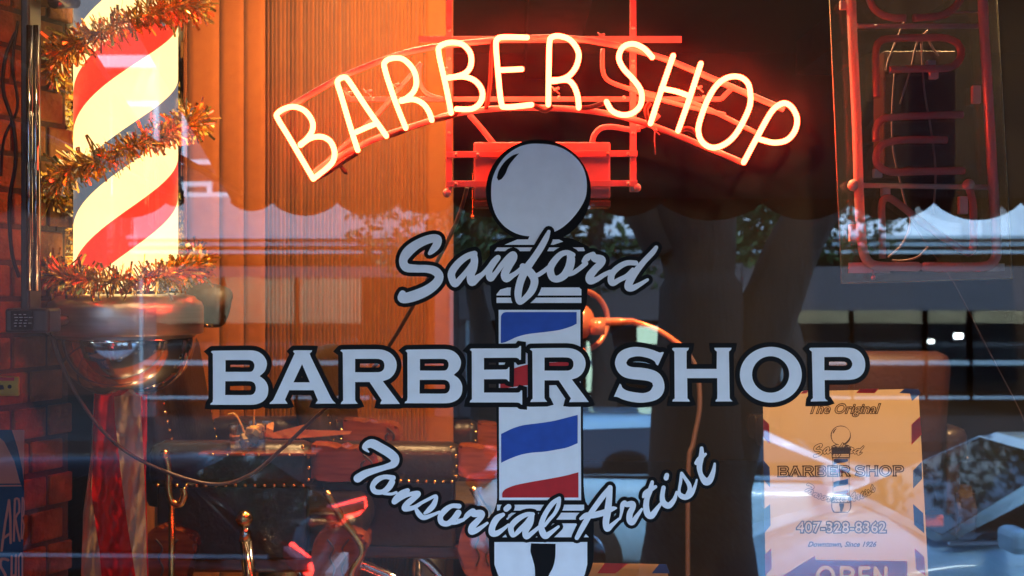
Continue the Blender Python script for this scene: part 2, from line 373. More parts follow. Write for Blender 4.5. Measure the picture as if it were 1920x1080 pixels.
TONSORIAL = [T1([(215,190,7),(175,145,25),(240,108,42),(330,150,44),(420,205,44),(468,255,42),(455,305,36),(380,335,28),(280,365,30),(180,400,36),(108,445,40)]),
 T1([(450,440,26),(370,430,22),(295,460,28),(252,520,25),(275,570,26),(345,575,24),(405,535,30),(440,480,30)]),
 T1([(360,590,14),(430,595,14),(480,580,14)]),
 T1([(590,560,22),(530,590,28),(478,640,28),(462,672,24),(520,640,18),(600,600,20),(690,590,26),(650,635,28),(585,690,30),(562,735,28),(640,728,22),(710,690,17)]),
 T1([(690,698,16),(780,650,16),(862,615,16),(845,690,26),(800,745,26),(755,780,14)]),
 T1([(668,735,16),(700,790,26),(745,822,24),(820,800,18),(895,768,13)]),
 T1([(1085,712,24),(1015,710,22),(950,752,28),(905,812,26),(918,868,28),(975,880,26),(1035,835,30),(1078,775,30)]),
 T1([(1000,875,16),(1060,872,15),(1130,845,13)]),
 T2([(0,455,22),(60,435,18),(100,390,30),(160,345,30),(170,375,38),(250,370,38),(262,400,30),(210,460,34),(155,520,38),(145,575,36),(200,562,30),(260,525,22),(322,480,15)]),
 T2([(500,385,22),(430,430,36),(380,520,36),(378,590,38),(430,595,32),(500,550,22),(560,500,15)]),
 T2([(562,298,32),(535,322,32)]),
 T2([(835,380,22),(760,385,26),(660,440,32),(590,520,32),(600,600,30),(625,618,20),(685,560,28),(760,480,25),(800,425,25)]),
 T2([(825,395,26),(805,480,34),(752,570,35),(762,632,32),(820,595,25),(905,525,20)]),
 T2([(1132,200,18),(1060,255,28),(990,350,28),(942,450,30),(930,540,35),(970,622,38),(1030,592,26),(1122,520,15)]),
 T2([(1130,215,22),(1118,290,24),(1080,370,20),(1020,440,20),(965,510,18)]),
 T3([(410,460,20),(360,520,25),(300,600,25),(230,700,25),(160,820,26),(105,922,20)]),
 T3([(410,460,24),(402,560,28),(388,680,32),(372,780,30),(385,838,28),(430,802,20),(490,748,12)]),
 T3([(140,745,14),(190,715,25),(250,715,28),(350,690,28),(430,655,22),(465,648,10)]),
 T3([(500,748,10),(515,690,14),(525,620,22),(545,595,18),(560,615,24),(615,610,28),(618,645,26),(592,700,28),(590,760,28),(615,780,26),(655,725,20),(702,658,12)]),
 T3([(798,408,16),(780,480,24),(750,560,25),(742,640,28),(758,705,30),(795,715,30),(845,650,20),(890,590,12)]),
 T3([(715,545,12),(735,510,22),(780,480,22),(828,452,16)]),
 T3([(902,460,20),(890,540,22),(902,600,28),(950,625,28),(1000,570,20),(1022,500,11)]),
 T3([(932,345,21),(925,372,23)]),
 T3([(1068,328,15),(1100,375,16),(1135,430,20),(1142,480,20),(1120,525,18)]),
 T3([(1065,335,13),(1058,410,15),(1045,480,13),(1052,525,22),(1100,548,26),(1155,520,22),(1190,450,15),(1207,388,9)]),
 T3([(1252,98,17),(1250,170,25),(1232,260,26),(1245,340,22),(1290,405,34),(1330,385,30),(1360,310,20),(1372,240,11)]),
 T3([(1202,235,18),(1235,195,24),(1288,152,13)])]

BACK = [(918,462),(955,446),(1065,446),(1103,462),(1108,480),(1102,540),(1099,572),(1093,590),(1094,900),(1098,940),(1112,962),(1113,1015),(1112,1052),(1102,1082),(1080,1110),(940,1110),(924,1082),(918,1052),(917,985),(925,962),(932,935),(928,590),(922,572),(920,540)]
U = lambda p: T(p, 4.695, 900, 430)
V4 = lambda p: T(p, 4.909, 900, 740)
POLE_WHITE = [[(927,471),(932,464),(1094,464),(1097,471)], [(946,459),(970,449),(1048,449),(1056,453),(1038,459)], [(987,456),(995,438),(1030,438),(1030,457)],
 [(931,552),(938,543),(952,539),(1086,539),(1090,543),(1090,554),(931,554)], [(931,558),(1090,558),(1090,568),(931,568)],
 [(935,581),(1088,581),(1089.5,937.5),(936,937.5)], [(932,946),(1095,946),(1095,957),(932,957)], [(944,961),(1087,961),(1080,974),(950,974)],
 [(948,981),(1080,981),(1104,1007),(924,1007)],
 [(927,1016),(1101,1016),(1101,1058),(1096,1078),(1078,1100),(950,1100),(934,1078),(927,1058)]]
POLE_BLUE = [U([(185,770),(195,745),(215,731),(240,728),(850,728),(850,830),(800,855),(700,885),(560,905),(430,920),(330,945),(230,990),(195,1000),(183,1000)]),
 V4([(195,360),(300,310),(400,280),(540,262),(680,240),(800,210),(898,185),(898,445),(800,485),(700,505),(600,522),(480,532),(380,550),(280,585),(195,625)])]
POLE_RED = [V4([(205,945),(206,905),(225,875),(260,855),(330,830),(480,800),(640,772),(780,745),(905,712),(905,945)]), [(938,700),(990,683),(1060,678),(1085,672),(1085,714),(1040,722),(990,722),(938,729)]]
POLE_DARK = [T([(815,710),(1090,715),(1085,870),(1060,980),(1010,1080),(1000,1190),(870,1190),(860,1080),(855,980),(830,880),(808,800)], 6, 860, 900), T([(360,185),(300,205),(230,260),(175,340),(155,410),(170,435),(200,420),(235,370),(265,300),(310,240)], 4.909, 900, 250)]
GLOBE_BACK = [(1009.5 + 98.5 * math.cos(a / 24 * math.pi), 359 + 97.5 * math.sin(a / 24 * math.pi)) for a in range(48)]
GLOBE = T([(545,97),(660,108),(770,145),(870,215),(945,310),(980,430),(978,560),(945,650),(870,760),(780,850),(690,905),(560,945),(450,948),(340,925),(230,860),(150,760),(110,640),(103,540),(112,430),(160,310),(240,205),(350,130),(450,100)], 4.909, 900, 250)

def thicken(st, d): return [[(p[0], p[1], p[2] + d) for p in s] for s in st]
def strokes(st, n=5): return [q for s in st for q in stroke(s, n)]
def logo(root, fn, y0, dy, mats, scale_out=1.0, cut=False):
    """the shop's emblem as cut sheets, each layer dy nearer the street than the last"""
    white, black, blue, red = mats
    whites = [ccw(q) for q in POLE_WHITE]
    flat('pole_backing', [ccw(smooth_poly(BACK)), ccw(GLOBE_BACK)], fn, y0, black, root, holes=whites + [ccw(smooth_poly(GLOBE))] if cut else ())
    if not cut:
        flat('pole_panel', whites, fn, y0 + dy, white, root)
        flat('globe', [ccw(smooth_poly(GLOBE))], fn, y0 + dy * 1.1, white, root)
    for q in POLE_BLUE: flat('blue_stripe', [ccw(smooth_poly(q))], fn, y0 + 2 * dy, blue, root)
    for q in POLE_RED: flat('red_stripe', [ccw(smooth_poly(q))], fn, y0 + 2 * dy, red, root)
    flat('globe_highlight', [ccw(smooth_poly(POLE_DARK[1]))], fn, y0 + 2 * dy, black, root)
    flat('base_curve', [ccw(smooth_poly(POLE_DARK[0]))], fn, y0 + 2 * dy, black, root)  # black curved shape printed inside the emblem's base
    if cut:      # printed in ink lines only: the card shows through
        for st, d in ((SANFORD, 7.5), (TONSORIAL, 6.5)):
            flat('script_outline', strokes(thicken(st, d * scale_out), 3), fn, y0 + 3 * dy, black, root, holes=strokes(st))
        for k in WORD:
            o, hs = GL[k]; bm = B(); sheet(bm, [q for c in [o] + hs for q in contour_band(c, 6)], fn, y0 + 3.2 * dy); obj('letter_outline', bm, black, root)
        return
    # scripts
    a = flat('name_script', strokes(SANFORD), fn, y0 + 4 * dy, white, root)
    flat('script_outline', strokes(thicken(SANFORD, 7.5 * scale_out), 3), fn, y0 + 3 * dy, black, a)
    a = flat('trade_script', strokes(TONSORIAL), fn, y0 + 4.1 * dy, white, root)
    flat('script_outline', strokes(thicken(TONSORIAL, 6.5 * scale_out), 3), fn, y0 + 3.1 * dy, black, a)
    for k in WORD:
        o, hs = GL[k]
        a = flat('letter', [o], fn, y0 + 4 * dy, white, root, holes=hs)
    band = []
    for k in WORD:
        o, hs = GL[k]
        band += contour_band(o, 9 * scale_out)
        for h in hs: band += contour_band(h, 9 * scale_out)
        band += [o] if not hs else []
    # letters with holes: fill the stroke area between contour bands
    bm = B(); sheet(bm, band, fn, y0 + 3.2 * dy)
    obj('letter_outline', bm, black, root)

dec = thing('window_decal', P(1010, 1000, 0), 'painted shop emblem on the window pane: striped barber pole with silver globe, SANFORD and TONSORIAL ARTIST scripts and BARBER SHOP in grey black-edged capitals', 'window decal')
dec['label'] = 'shop emblem on the glass: barber pole with grey globe behind big black-edged BARBER SHOP capitals'
logo(dec, lambda x, y, d: P(x, y, 0) + Vector((0, -d, 0)), .0012, .0006, (M['vinyl_white'], M['vinyl_black'], M['vinyl_blue'], M['vinyl_red']))
# ------------------------------------------------------------------ the shop: shell, window, floor, ceiling
M['stucco'] = mat("dark_green_painted_wood", (.05, .045, .04), .6, vary=.2)
M['plaster'] = mat("brown_plaster", (.10, .05, .035), .85, vary=.25, bump=.3, bscale=20)
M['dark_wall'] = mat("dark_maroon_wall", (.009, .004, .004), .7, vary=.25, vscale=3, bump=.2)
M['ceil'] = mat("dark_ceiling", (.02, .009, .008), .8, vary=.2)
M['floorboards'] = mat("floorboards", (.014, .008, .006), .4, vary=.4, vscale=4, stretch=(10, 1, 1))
FZ = 1.0       # shop floor
shop = thing('shop_building', (0, 3, FZ), 'barber shop room with dark maroon walls behind the big window pane', 'building')
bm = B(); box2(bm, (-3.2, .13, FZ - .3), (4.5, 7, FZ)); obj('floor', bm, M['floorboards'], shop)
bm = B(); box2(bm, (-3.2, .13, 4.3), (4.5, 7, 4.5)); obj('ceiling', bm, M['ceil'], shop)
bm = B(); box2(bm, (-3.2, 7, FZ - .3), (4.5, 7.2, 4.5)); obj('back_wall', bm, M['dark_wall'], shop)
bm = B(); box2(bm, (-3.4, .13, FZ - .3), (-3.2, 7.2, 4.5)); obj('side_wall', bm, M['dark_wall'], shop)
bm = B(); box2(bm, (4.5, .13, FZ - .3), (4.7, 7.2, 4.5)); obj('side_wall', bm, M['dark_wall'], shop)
X0, X1, Z0, Z1 = -1.75, 2.3, 1.08, 3.35
bm = B()
box2(bm, (-5, -.12, .6), (5, .13, Z0 - .06)); box2(bm, (-5, -.12, Z1 + .06), (5, .13, 6.5))
box2(bm, (-5, -.119, Z0 - .06), (X0 - .06, .129, Z1 + .06)); box2(bm, (X1 + .06, -.119, Z0 - .06), (5, .129, Z1 + .06))
obj('front_wall', bm, M['stucco'], shop)
bm = B()
box2(bm, (X0 - .06, -.05, Z0 - .06), (X1 + .06, .05, Z0)); box2(bm, (X0 - .06, -.05, Z1), (X1 + .06, .05, Z1 + .06))
box2(bm, (X0 - .06, -.049, Z0), (X0, .049, Z1)); box2(bm, (X1, -.049, Z0), (X1 + .06, .049, Z1))
fr = obj('window_frame', bm, M['dark_metal'], shop)
bm = B(); f = bm.faces.new([bm.verts.new(v) for v in ((X0, 0, Z0), (X1, 0, Z0), (X1, 0, Z1), (X0, 0, Z1))])
pane = obj('window_pane', bm, M['pane'], fr)
bm = B()
box2(bm, (.1, .9, 4.02), (.45, 6.6, 4.3)); box2(bm, (-1.6, 1.0, 4.05), (-1.3, 6.6, 4.3)); box2(bm, (2.2, 1.0, 4.05), (2.5, 6.6, 4.3))
obj('ceiling_beam', bm, mat("painted_beam", (.22, .10, .10), .6, vary=.2), shop)
# display ledge behind the glass
bm = B(); box2(bm, (X0, .052, Z0 - .04), (X1, .55, Z0 + .0), bev=.004)
tag(obj('window_ledge', bm, M['wood']), 'dark wooden display ledge along the foot of the shop window', 'ledge')

# brick pier on the left
def brick_mat():
    m = mat("fired_brick", (.30, .115, .036), .85, vary=.5, vscale=14, bump=.6, bscale=90); return m
M['brick'] = brick_mat(); M['mortar'] = mat("mortar", (.10, .07, .05), .95, bump=.5, bscale=80)
pier = thing('brick_pier', (-1.12, .2, FZ), 'orange brick pier at the left end of the window, lit by warm light', 'brick wall')
A0 = P(-45, 540, .12); A0.z = 0; dr = Vector((.40, .917, 0)); nr = Vector((.917, -.40, 0))
bm = B(); rng = random.Random(3)
pit = .0765; bw = .088; wall_len = .262
rotm = Matrix.Rotation(math.atan2(dr.y, dr.x), 3, 'Z')
row = 0; z = FZ
while z < 4.25:
    off = (row % 2) * (bw + .009) / 2
    t = -off
    while t < wall_len:
        a, b = max(t, 0), min(t + bw, wall_len)
        if b - a > .02:
            c = A0 + dr * ((a + b) / 2) + nr * (-.05 + rng.uniform(-.0015, .0015)) + Vector((0, 0, z + pit / 2 + rng.uniform(-.001, .001)))
            box(bm, c, (b - a, .10, pit - .011), rotm, bev=.004)
        t += bw + .009
    z += pit; row += 1
obj('brickwork', bm, M['brick'], pier)
bm = B(); c = A0 + dr * (wall_len / 2 - .004) + nr * -.106; box(bm, (c.x, c.y, (FZ + 4.28) / 2), (wall_len - .01, .2, 4.28 - FZ), rotm); obj('mortar_core', bm, M['mortar'], pier)

# ------------------------------------------------------------------ vertical blinds
def weave(name, c1, c2):
    m = mat(name, c1, .8, sheen=.2); n = m.node_tree; b = n.nodes["Principled BSDF"]
    tc = n.nodes.new("ShaderNodeTexCoord")
    w1 = n.nodes.new("ShaderNodeTexWave"); w1.bands_direction = 'Z'; w1.inputs["Scale"].default_value = 52; w1.inputs["Distortion"].default_value = 1.2; w1.inputs["Detail"].default_value = 2
    w2 = n.nodes.new("ShaderNodeTexWave"); w2.bands_direction = 'X'; w2.inputs["Scale"].default_value = 60; w2.inputs["Distortion"].default_value = 1.0
    ns = n.nodes.new("ShaderNodeTexNoise"); ns.inputs["Scale"].default_value = 25; ns.inputs["Detail"].default_value = 6
    for t in (w1, w2, ns): n.links.new(tc.outputs["Object"], t.inputs[0])
    mu = n.nodes.new("ShaderNodeMath"); mu.operation = 'MULTIPLY'; n.links.new(w1.outputs[1], mu.inputs[0]); n.links.new(w2.outputs[1], mu.inputs[1])
    ad = n.nodes.new("ShaderNodeMath"); ad.operation = 'MULTIPLY_ADD'; n.links.new(ns.outputs[0], ad.inputs[0]); ad.inputs[1].default_value = .8; n.links.new(mu.outputs[0], ad.inputs[2])
    cr = n.nodes.new("ShaderNodeMix"); cr.data_type = 'RGBA'; cr.inputs[6].default_value = (*c2, 1); cr.inputs[7].default_value = (*c1, 1)
    n.links.new(ad.outputs[0], cr.inputs[0]); n.links.new(cr.outputs[2], b.inputs["Base Color"])
    bp = n.nodes.new("ShaderNodeBump"); bp.inputs["Strength"].default_value = .5; bp.inputs["Distance"].default_value = .003
    n.links.new(mu.outputs[0], bp.inputs["Height"]); n.links.new(bp.outputs[0], b.inputs["Normal"])
    return m
M['blind'] = weave("woven_tan_fabric", (.45, .130, .020), (.25, .056, .008))
yb = 1.9
bl = thing('vertical_blind', P(600, 540, yb) + Vector((0, 0, 1.7)), 'orange-brown woven vertical blind hanging behind the barber chairs', 'blind')
Zt = 4.2
def slat(x0, x1, y0, y1, curve=.006):
    bm = B(); n = 4; k = []
    for i in range(n + 1):
        t = i / n; bow = curve * math.sin(math.pi * t)
        k.append((x0 + (x1 - x0) * t, y0 + (y1 - y0) * t - bow))
    a = [bm.verts.new((x, y, FZ + .02)) for x, y in k]; b = [bm.verts.new((x, y, Zt)) for x, y in k]
    a2 = [bm.verts.new((x, y + .0015, FZ + .02)) for x, y in k]; b2 = [bm.verts.new((x, y + .0015, Zt)) for x, y in k]
    for i in range(n):
        for q, r in ((a, b), (a2, b2)):
            f = bm.faces.new((q[i], q[i + 1], r[i + 1], r[i])); f.smooth = True
    for i in (0, n): bm.faces.new((a[i], b[i], b2[i], a2[i]))
    return obj('slat', bm, M['blind'], bl)
pxx = lambda px, y=yb: (px - 960) / F * (D + y)
for a, b in ((236, 290), (290, 350), (350, 411), (411, 457), (457, 497)):
    slat(pxx(a) + .001, pxx(b) + .001, yb + .007, yb - .002)
x = 497; rng = random.Random(11)
while x < 792:
    wd = rng.choice((6.5, 7.5, 8))
    slat(pxx(x), pxx(x + wd + 3), yb + rng.uniform(.004, .012), yb - rng.uniform(.012, .026), .003)
    x += wd
slat(pxx(792), pxx(850), yb + .004, yb - .004)
bm = B(); box2(bm, (pxx(230), yb - .02, Zt), (pxx(852), yb + .03, 4.29)); obj('head_rail', bm, M['white_plastic'], bl)

# warm ceiling lamps inside the shop (above the frame)
def ceiling_lamp(loc, energy, label, cone=150):
    t = thing('ceiling_lamp', (loc[0], loc[1], 4.3), label, 'ceiling lamp', 'warm lamps on the shop ceiling')
    bm = B(); lathe(bm, [(.0, -.0), (.09, -.0), (.10, -.02), (.13, -.10), (.125, -.10), (.09, -.03), (.0, -.03)], (loc[0], loc[1], 4.298), 24); obj('lamp_shade', bm, M['brass'], t)
    bm = B(); ball(bm, (loc[0], loc[1], 4.22), .035); o = obj('bulb', bm, emis("warm_bulb", (1, .6, .25), 10), t)
    l = bpy.data.lights.new('lamp_light', 'SPOT'); l.energy = energy; l.color = (1, .58, .25); l.shadow_soft_size = .07; l.spot_size = rad(cone); l.spot_blend = .5
    lo = bpy.data.objects.new('lamp_light', l); COL.objects.link(lo); lo.parent = t; lo.location = (0, 0, -.16)
ceiling_lamp((-.35, .80), 50, 'warm brass ceiling lamp over the two chairs, left of the neon sign')
ceiling_lamp((-1.25, 3.8), 4, 'warm brass ceiling lamp farther back in the shop')
ceiling_lamp((1.25, .85), 115, 'added brass ceiling lamp that brightens the poster and unlit sign, right of the neon sign', 85)  # extra lamp, added to shine through the card and the sign's tubes

# ------------------------------------------------------------------ neon sign
yn = .031
def NP(p, d=yn): return P(p[0], p[1], d)
Z2 = lambda p: [(a / 2.7 + 480, b / 2.7) for a, b in p]
Z3 = lambda p: [(a / 2.7 + 1000, b / 2.7) for a, b in p]
neon = thing('neon_sign', P(1015, 345, .09), 'glowing red-orange neon sign reading BARBER SHOP in an arch over the silver globe', 'neon sign')
LET = [
 (Z2([(290,905),(240,820),(170,700),(110,600),(108,575),(140,552),(190,540),(245,560),(283,610),(285,660),(255,705),(225,730)]), Z2([(225,735),(275,700),(330,692),(375,715),(397,765),(390,815),(355,855),(290,905)])),
 (Z2([(515,760),(480,650),(430,480),(412,420),(425,398),(450,392),(472,412),(560,545),(660,688)]), Z2([(508,668),(560,645),(602,628)])),
 (Z2([(758,648),(700,500),(652,350),(655,312),(690,295),(745,300),(795,350),(812,410),(800,460),(765,495),(735,508)]), Z2([(735,512),(795,503),(845,525),(875,565),(890,608)])),
 (Z2([(988,572),(960,430),(925,270),(935,232),(985,215),(1045,225),(1085,270),(1088,330),(1060,370),(1010,388),(975,392)]), Z2([(975,394),(1050,388),(1110,410),(1145,460),(1138,515),(1095,550),(1015,552)])),
 (Z2([(1372,190),(1250,188),(1222,200),(1215,235),(1228,400),(1242,520),(1265,542),(1395,530)]), Z2([(1235,355),(1345,350)])),
 (Z3([(76,530),(78,350),(82,215),(95,188),(135,183),(190,205),(228,265),(220,330),(185,380),(140,402),(100,405)]), Z3([(100,412),(170,405),(205,435),(225,490),(230,545)])),
 (Z3([(602,290),(560,245),(505,222),(455,238),(433,290),(455,345),(505,400),(545,460),(545,525),(510,568),(455,582),(400,562),(370,515)]),),
 (Z3([(708,282),(650,450),(593,625)]), Z3([(848,322),(790,500),(733,662)]), Z3([(648,448),(720,462),(788,485)])),
 (Z3([(1098,470),(1085,420),(1045,390),(985,392),(930,430),(885,500),(850,590),(835,660),(855,718),(905,747),(965,732),(1020,685),(1070,600),(1097,530)]),),
 (Z3([(1065,822),(1130,700),(1190,590),(1225,545),(1270,522),(1310,545),(1335,600),(1325,660),(1285,708),(1220,722),(1150,706)]),)]
NAMES = "BARBERSHOP"
for i, parts in enumerate(LET):
    bm = B()
    for j, pl in enumerate(parts):
        closed = (i == 8)
        pts = [NP(p) for p in pl]
        v = catmull(pts, 6, closed) if len(pl) > 2 else pts
        tube(bm, v, .0053, 10, closed)
        if not closed:
            for e in (v[0], v[-1]): ball(bm, e, .0053, seg=10)
    obj('neon_letter', bm, M['neon'], neon)
# painted-out returns between the letters
bm = B()
for pl in (Z2([(300,905),(350,880),(440,820),(515,772)]), Z2([(660,690),(700,680),(760,655)]), Z2([(890,608),(940,600),(1000,585),(1020,560)]), Z2([(1395,530),(1430,545),(1465,560),(1500,535)]), Z3([(232,545),(280,545),(330,530),(368,515)]), Z3([(735,664),(780,650),(820,670),(850,710)]), Z3([(593,628),(570,560),(590,520)])):
    tube(bm, catmull([NP(p, yn + .004) for p in pl], 5), .0050, 8)
for pl in (Z2([(1165,555),(1185,420),(1195,230),(1215,205)]), Z2([(420,830),(450,870),(462,872)]), Z2([(1025,570),(1040,540)])):
    tube(bm, catmull([NP(p, yn + .012) for p in pl], 4), .0042, 8)
obj_each('blocked_out_tube', bm, M['black_paint'], neon)
# glass support arcs
bm = B()
for pl in ([(520,215),(590,172),(650,140),(720,112),(790,92),(900,78),(1030,70),(1130,80),(1240,108),(1330,145),(1400,175),(1470,205)], [(585,328),(620,302),(700,262),(780,235),(850,214),(940,203),(1040,203),(1120,210),(1200,228),(1290,262),(1392,305)]):
    tube(bm, catmull([NP(p, yn + .022) for p in pl], 5), .0062, 8)
obj_each('support_arc', bm, M['red_metal'], neon)
bm = B()
for pl in ([(590,325),(640,278),(700,222),(745,170),(790,118)], [(1290,190),(1330,205),(1420,250)], [(1130,92),(1132,140),(1160,160),(1230,178)], [(788,118),(786,150),(800,175),(830,185)], [(1160,160),(1250,190),(1360,215)]):
    tube(bm, catmull([NP(p, yn + .03) for p in pl], 4), .0045, 8)
obj_each('support_strut', bm, M['red_metal'], neon)
# steel hanger frame
bm = B()
def bar(a, b, wd, d=.10, th=.006):
    A, Bq = P(*a, d), P(*b, d); m = (A + Bq) / 2; v = Bq - A
    r = Matrix.Rotation(-math.atan2(v.z, v.x), 3, 'Y')
    box(bm, m, (v.length, th, wd * (D + d) / F), r, bev=.001)
bar((842, -60), (842, 360), 12, .100); bar((1187, -60), (1187, 360), 12, .100)
bar((785, 74), (1278, 74), 12, .107); bar((655, 186), (1352, 186), 9, .107)
bar((838, 290), (1195, 288), 12, .093); bar((838, 345), (1195, 344), 12, .093)
bar((1352, 186), (1378, 160), 9, .107); bar((655, 186), (645, 166), 9, .107)
obj('hanger_frame', bm, M['red_metal'], neon)
bm = B()
for p in ((842, 56), (842, 110), (1187, 52), (1187, 114), (1187, 124), (700, 186), (740, 186), (1048, 183), (1320, 182), (1170, 183), (842, 250), (1187, 250), (855, 290), (1178, 289), (855, 345), (1178, 344), (896, 290), (1140, 288)):
    lathe(bm, [(.0, -.004), (.0035, -.003), (.0042, 0), (.0, .0)], P(*p, .0895 if p[1] > 280 else .0965), 10, axis='y')
obj_each('rivet', bm, M['white_plastic'], neon)
bm = B(); box2(bm, P(888, 266, .10), P(1140, 376, .16), bev=.004); tb = obj('transformer_box', bm, M['red_metal'], neon)
bm = B(); box2(bm, P(888, 376, .104), P(1141, 392, .158), bev=.002); obj('lower_panel', bm, M['black_paint'], tb)
bm = B()
for pl in ([(880,215),(895,232),(910,250),(926,270)], [(1200,242),(1180,243),(1150,238),(1128,240),(1115,252),(1110,268)], [(1187,240),(1215,232),(1235,215)]):
    tube(bm, catmull([P(*p, .11) for p in pl], 5), .0058, 10)
obj_each('conduit', bm, M['red_metal'], neon)
for pl in ([(845,345),(842,356),(838,362)], [(1186,345),(1188,354),(1194,352)]):
    bm = B(); tube(bm, [P(*p, .098) for p in pl], .006, 8); ball(bm, P(pl[-1][0], pl[-1][1], .096), .009); obj('rubber_foot', bm, M['white_plastic'], neon)
bm = B()
for i in range(34): ball(bm, P(886 + .2 * (i % 2), 326 + i * 2.3, .092), .0011, seg=6)
tube(bm, [P(886, 403, .092), P(887, 410, .092)], .004, 8)
obj('pull_chain', bm, M['brass'], neon)
bm = B()
for p in ((650,175),(686,172),(738,160),(1040,168),(1126,66),(830,130),(1310,165),(1228,245)):
    a = P(p[0], p[1], yn + .008); tube(bm, [a, a + Vector((.008, .02, .006))], .003, 6); tube(bm, [a + Vector((-.006, 0, .006)), a + Vector((.01, .004, -.008))], .0012, 5)
tube(bm, [P(1228,232,.075), P(1227,262,.075), P(1229,290,.075)], .0012, 5)
obj_each('tube_clip', bm, M['red_metal'], neon)

# cord from the sign's transformer to the pole
M['cord'] = mat("rubber_cord", (.10, .055, .05), .45, vary=.2)
bm = B()
tube(bm, catmull([P(876,352,.10), P(862,400,.12), P(840,450,.14), P(790,545,.18), P(735,640,.22), P(690,700,.25), P(600,775,.28), P(530,840,.29), P(470,890,.29), P(400,908,.29), P(300,880,.28), P(215,830,.27), P(150,750,.26), P(110,670,.25), P(96,620,.25)], 8), .0042, 8)
tag(obj('hanging_cord', bm, M['cord']), 'brown cord looping down from the neon sign to the barber pole bracket', 'cord')
bm = B(); tube(bm, catmull([P(1700,400,.16), P(1745,470,.16), P(1788,530,.16), P(1850,650,.17), P(1905,755,.18), P(1925,800,.18)], 6), .0012, 6)
tag(obj('thin_cord', bm, M['cord']), 'thin grey cord slanting down to the right below the unlit sign', 'cord')

# ------------------------------------------------------------------ unlit OPEN sign on acrylic
yo = .07
Z4 = lambda p: [(a / 2 + 1480, b / 2) for a, b in p]
OS = thing('open_sign', P(1710, 100, .09), 'unlit OPEN neon sign on a tilted clear acrylic sheet at the right', 'neon sign')
bm = B(); prism(bm, [(1545, -260), (1855, -260), (1898, 522), (1578, 531)], lambda x, y, d: P(x, y, d), yo + .02, yo + .025); ac = obj('acrylic_sheet', bm, M['acrylic'], OS)
bm = B(); c4 = [(1545, -260), (1855, -260), (1898, 522), (1578, 531)]
for i in range(4): tube(bm, [P(*c4[i], yo + .0225), P(*c4[(i + 1) % 4], yo + .0225)], .0013, 5)
obj('sheet_edge', bm, M['acrylic_edge'], ac)
bm = B(); tube(bm, catmull([P(*p, yo) for p in Z4([(225,-400),(232,0),(245,300),(253,480),(262,750),(272,900),(285,965),(320,995),(400,1000),(478,1000)])], 6), .0098, 12)
ball(bm, P(*Z4([(478,1000)])[0], yo), .0098)
tube(bm, catmull([P(*p, yo) for p in Z4([(715,-400),(725,0),(742,300),(752,480),(768,750),(777,930),(768,975),(735,998),(640,1003),(510,1000)])], 6), .0098, 12); ball(bm, P(*Z4([(510,1000)])[0], yo), .0098)
obj_each('border_tube', bm, M['milky_tube'], OS)
for pl in ([(300,-20),(325,35),(375,62),(435,68)], ):
    bm = B(); tube(bm, catmull([P(*p, yo) for p in Z4([(340,-240),(300,-150),(290,-60),(305,10),(335,48),(385,66),(435,68)])], 6), .0076, 10)
    tube(bm, catmull([P(*p, yo) for p in Z4([(590,-240),(640,-150),(655,-60),(640,0),(605,40),(560,60),(465,68)])], 6), .0076, 10)
    obj('sign_letter', bm, M['dead_tube'], OS)
bm = B(); tube(bm, catmull([P(*p, yo) for p in Z4([(328,365),(325,290),(325,190),(345,152),(400,144),(500,142),(580,142),(628,162),(644,200),(625,240),(580,256),(470,258),(372,262)])], 6), .0076, 10); obj('sign_letter', bm, M['dead_tube'], OS)
bm = B(); tube(bm, catmull([P(*p, yo) for p in Z4([(325,530),(325,485),(348,448),(420,438),(530,433),(650,430)])], 6), .0076, 10)
tube(bm, catmull([P(*p, yo) for p in Z4([(590,525),(500,524),(410,526),(350,543),(326,580),(335,622),(385,645),(500,643),(655,640)])], 6), .0076, 10); obj('sign_letter', bm, M['dead_tube'], OS)
bm = B(); tube(bm, catmull([P(*p, yo) for p in Z4([(350,970),(348,860),(347,765),(370,742),(410,765),(520,850),(650,938),(676,945),(690,920),(690,840),(688,760),(670,690)])], 6), .0076, 10); obj('sign_letter', bm, M['dead_tube'], OS)
bm = B()
for a, b in (((245, 98), (712, 98)), ((270, 695), (745, 702)), ((600, 48), (708, 44))):
    tube(bm, [P(*Z4([a])[0], yo + .012), P(*Z4([b])[0], yo + .012)], .0052 if b[1] > 50 else .002, 8)
obj_each('cross_tube', bm, M['milky_tube'], OS)
bm = B(); box2(bm, P(1657, 95, .12), P(1770, 320, .19), bev=.004); box2(bm, P(1712, 95, .115), P(1748, 125, .13), bev=.002); obj('power_supply', bm, M['black_paint'], OS)
bm = B()
for pl in ([(435,75),(410,130),(370,230),(365,270)], [(520,115),(480,160),(455,260),(415,390)], [(395,270),(385,430),(390,560),(420,700),(440,780)], [(495,150),(505,330),(530,480),(548,640),(540,800)], [(455,790),(450,860),(420,920),(370,965)], [(520,925),(480,965),(420,978),(385,975)], [(520,150),(545,190),(560,210)]):
    tube(bm, catmull([P(*p, yo + .035) for p in Z4(pl)], 5), .0022, 6)
obj_each('lead_wire', bm, M['red_metal'], OS)
bm = B()
for p in ((205, 20), (700, 355), (240, 875), (650, 770), (330, 650), (360, 720), (540, 280), (530, 243)):
    a = P(*Z4([p])[0], yo + .008); box(bm, a, (.018, .012, .036 if p[0] in (700, 650, 240) else .018), bev=.002)
for p in ((672, 693), (240, 695)): ball(bm, P(*Z4([p])[0], yo), .012)
box2(bm, P(1592, 492, .085), P(1668, 512, .089)); box2(bm, P(1760, 494, .085), P(1882, 508, .089))
obj_each('tube_stand', bm, M['white_plastic'], OS)
bm = B(); tube(bm, [P(*Z4([(315,1000)])[0], yo), P(*Z4([(315,1040)])[0], yo)], .002, 6); ball(bm, P(*Z4([(315,1042)])[0], yo), .005); obj('sign_screw', bm, M['red_metal'], OS)
bm = B()
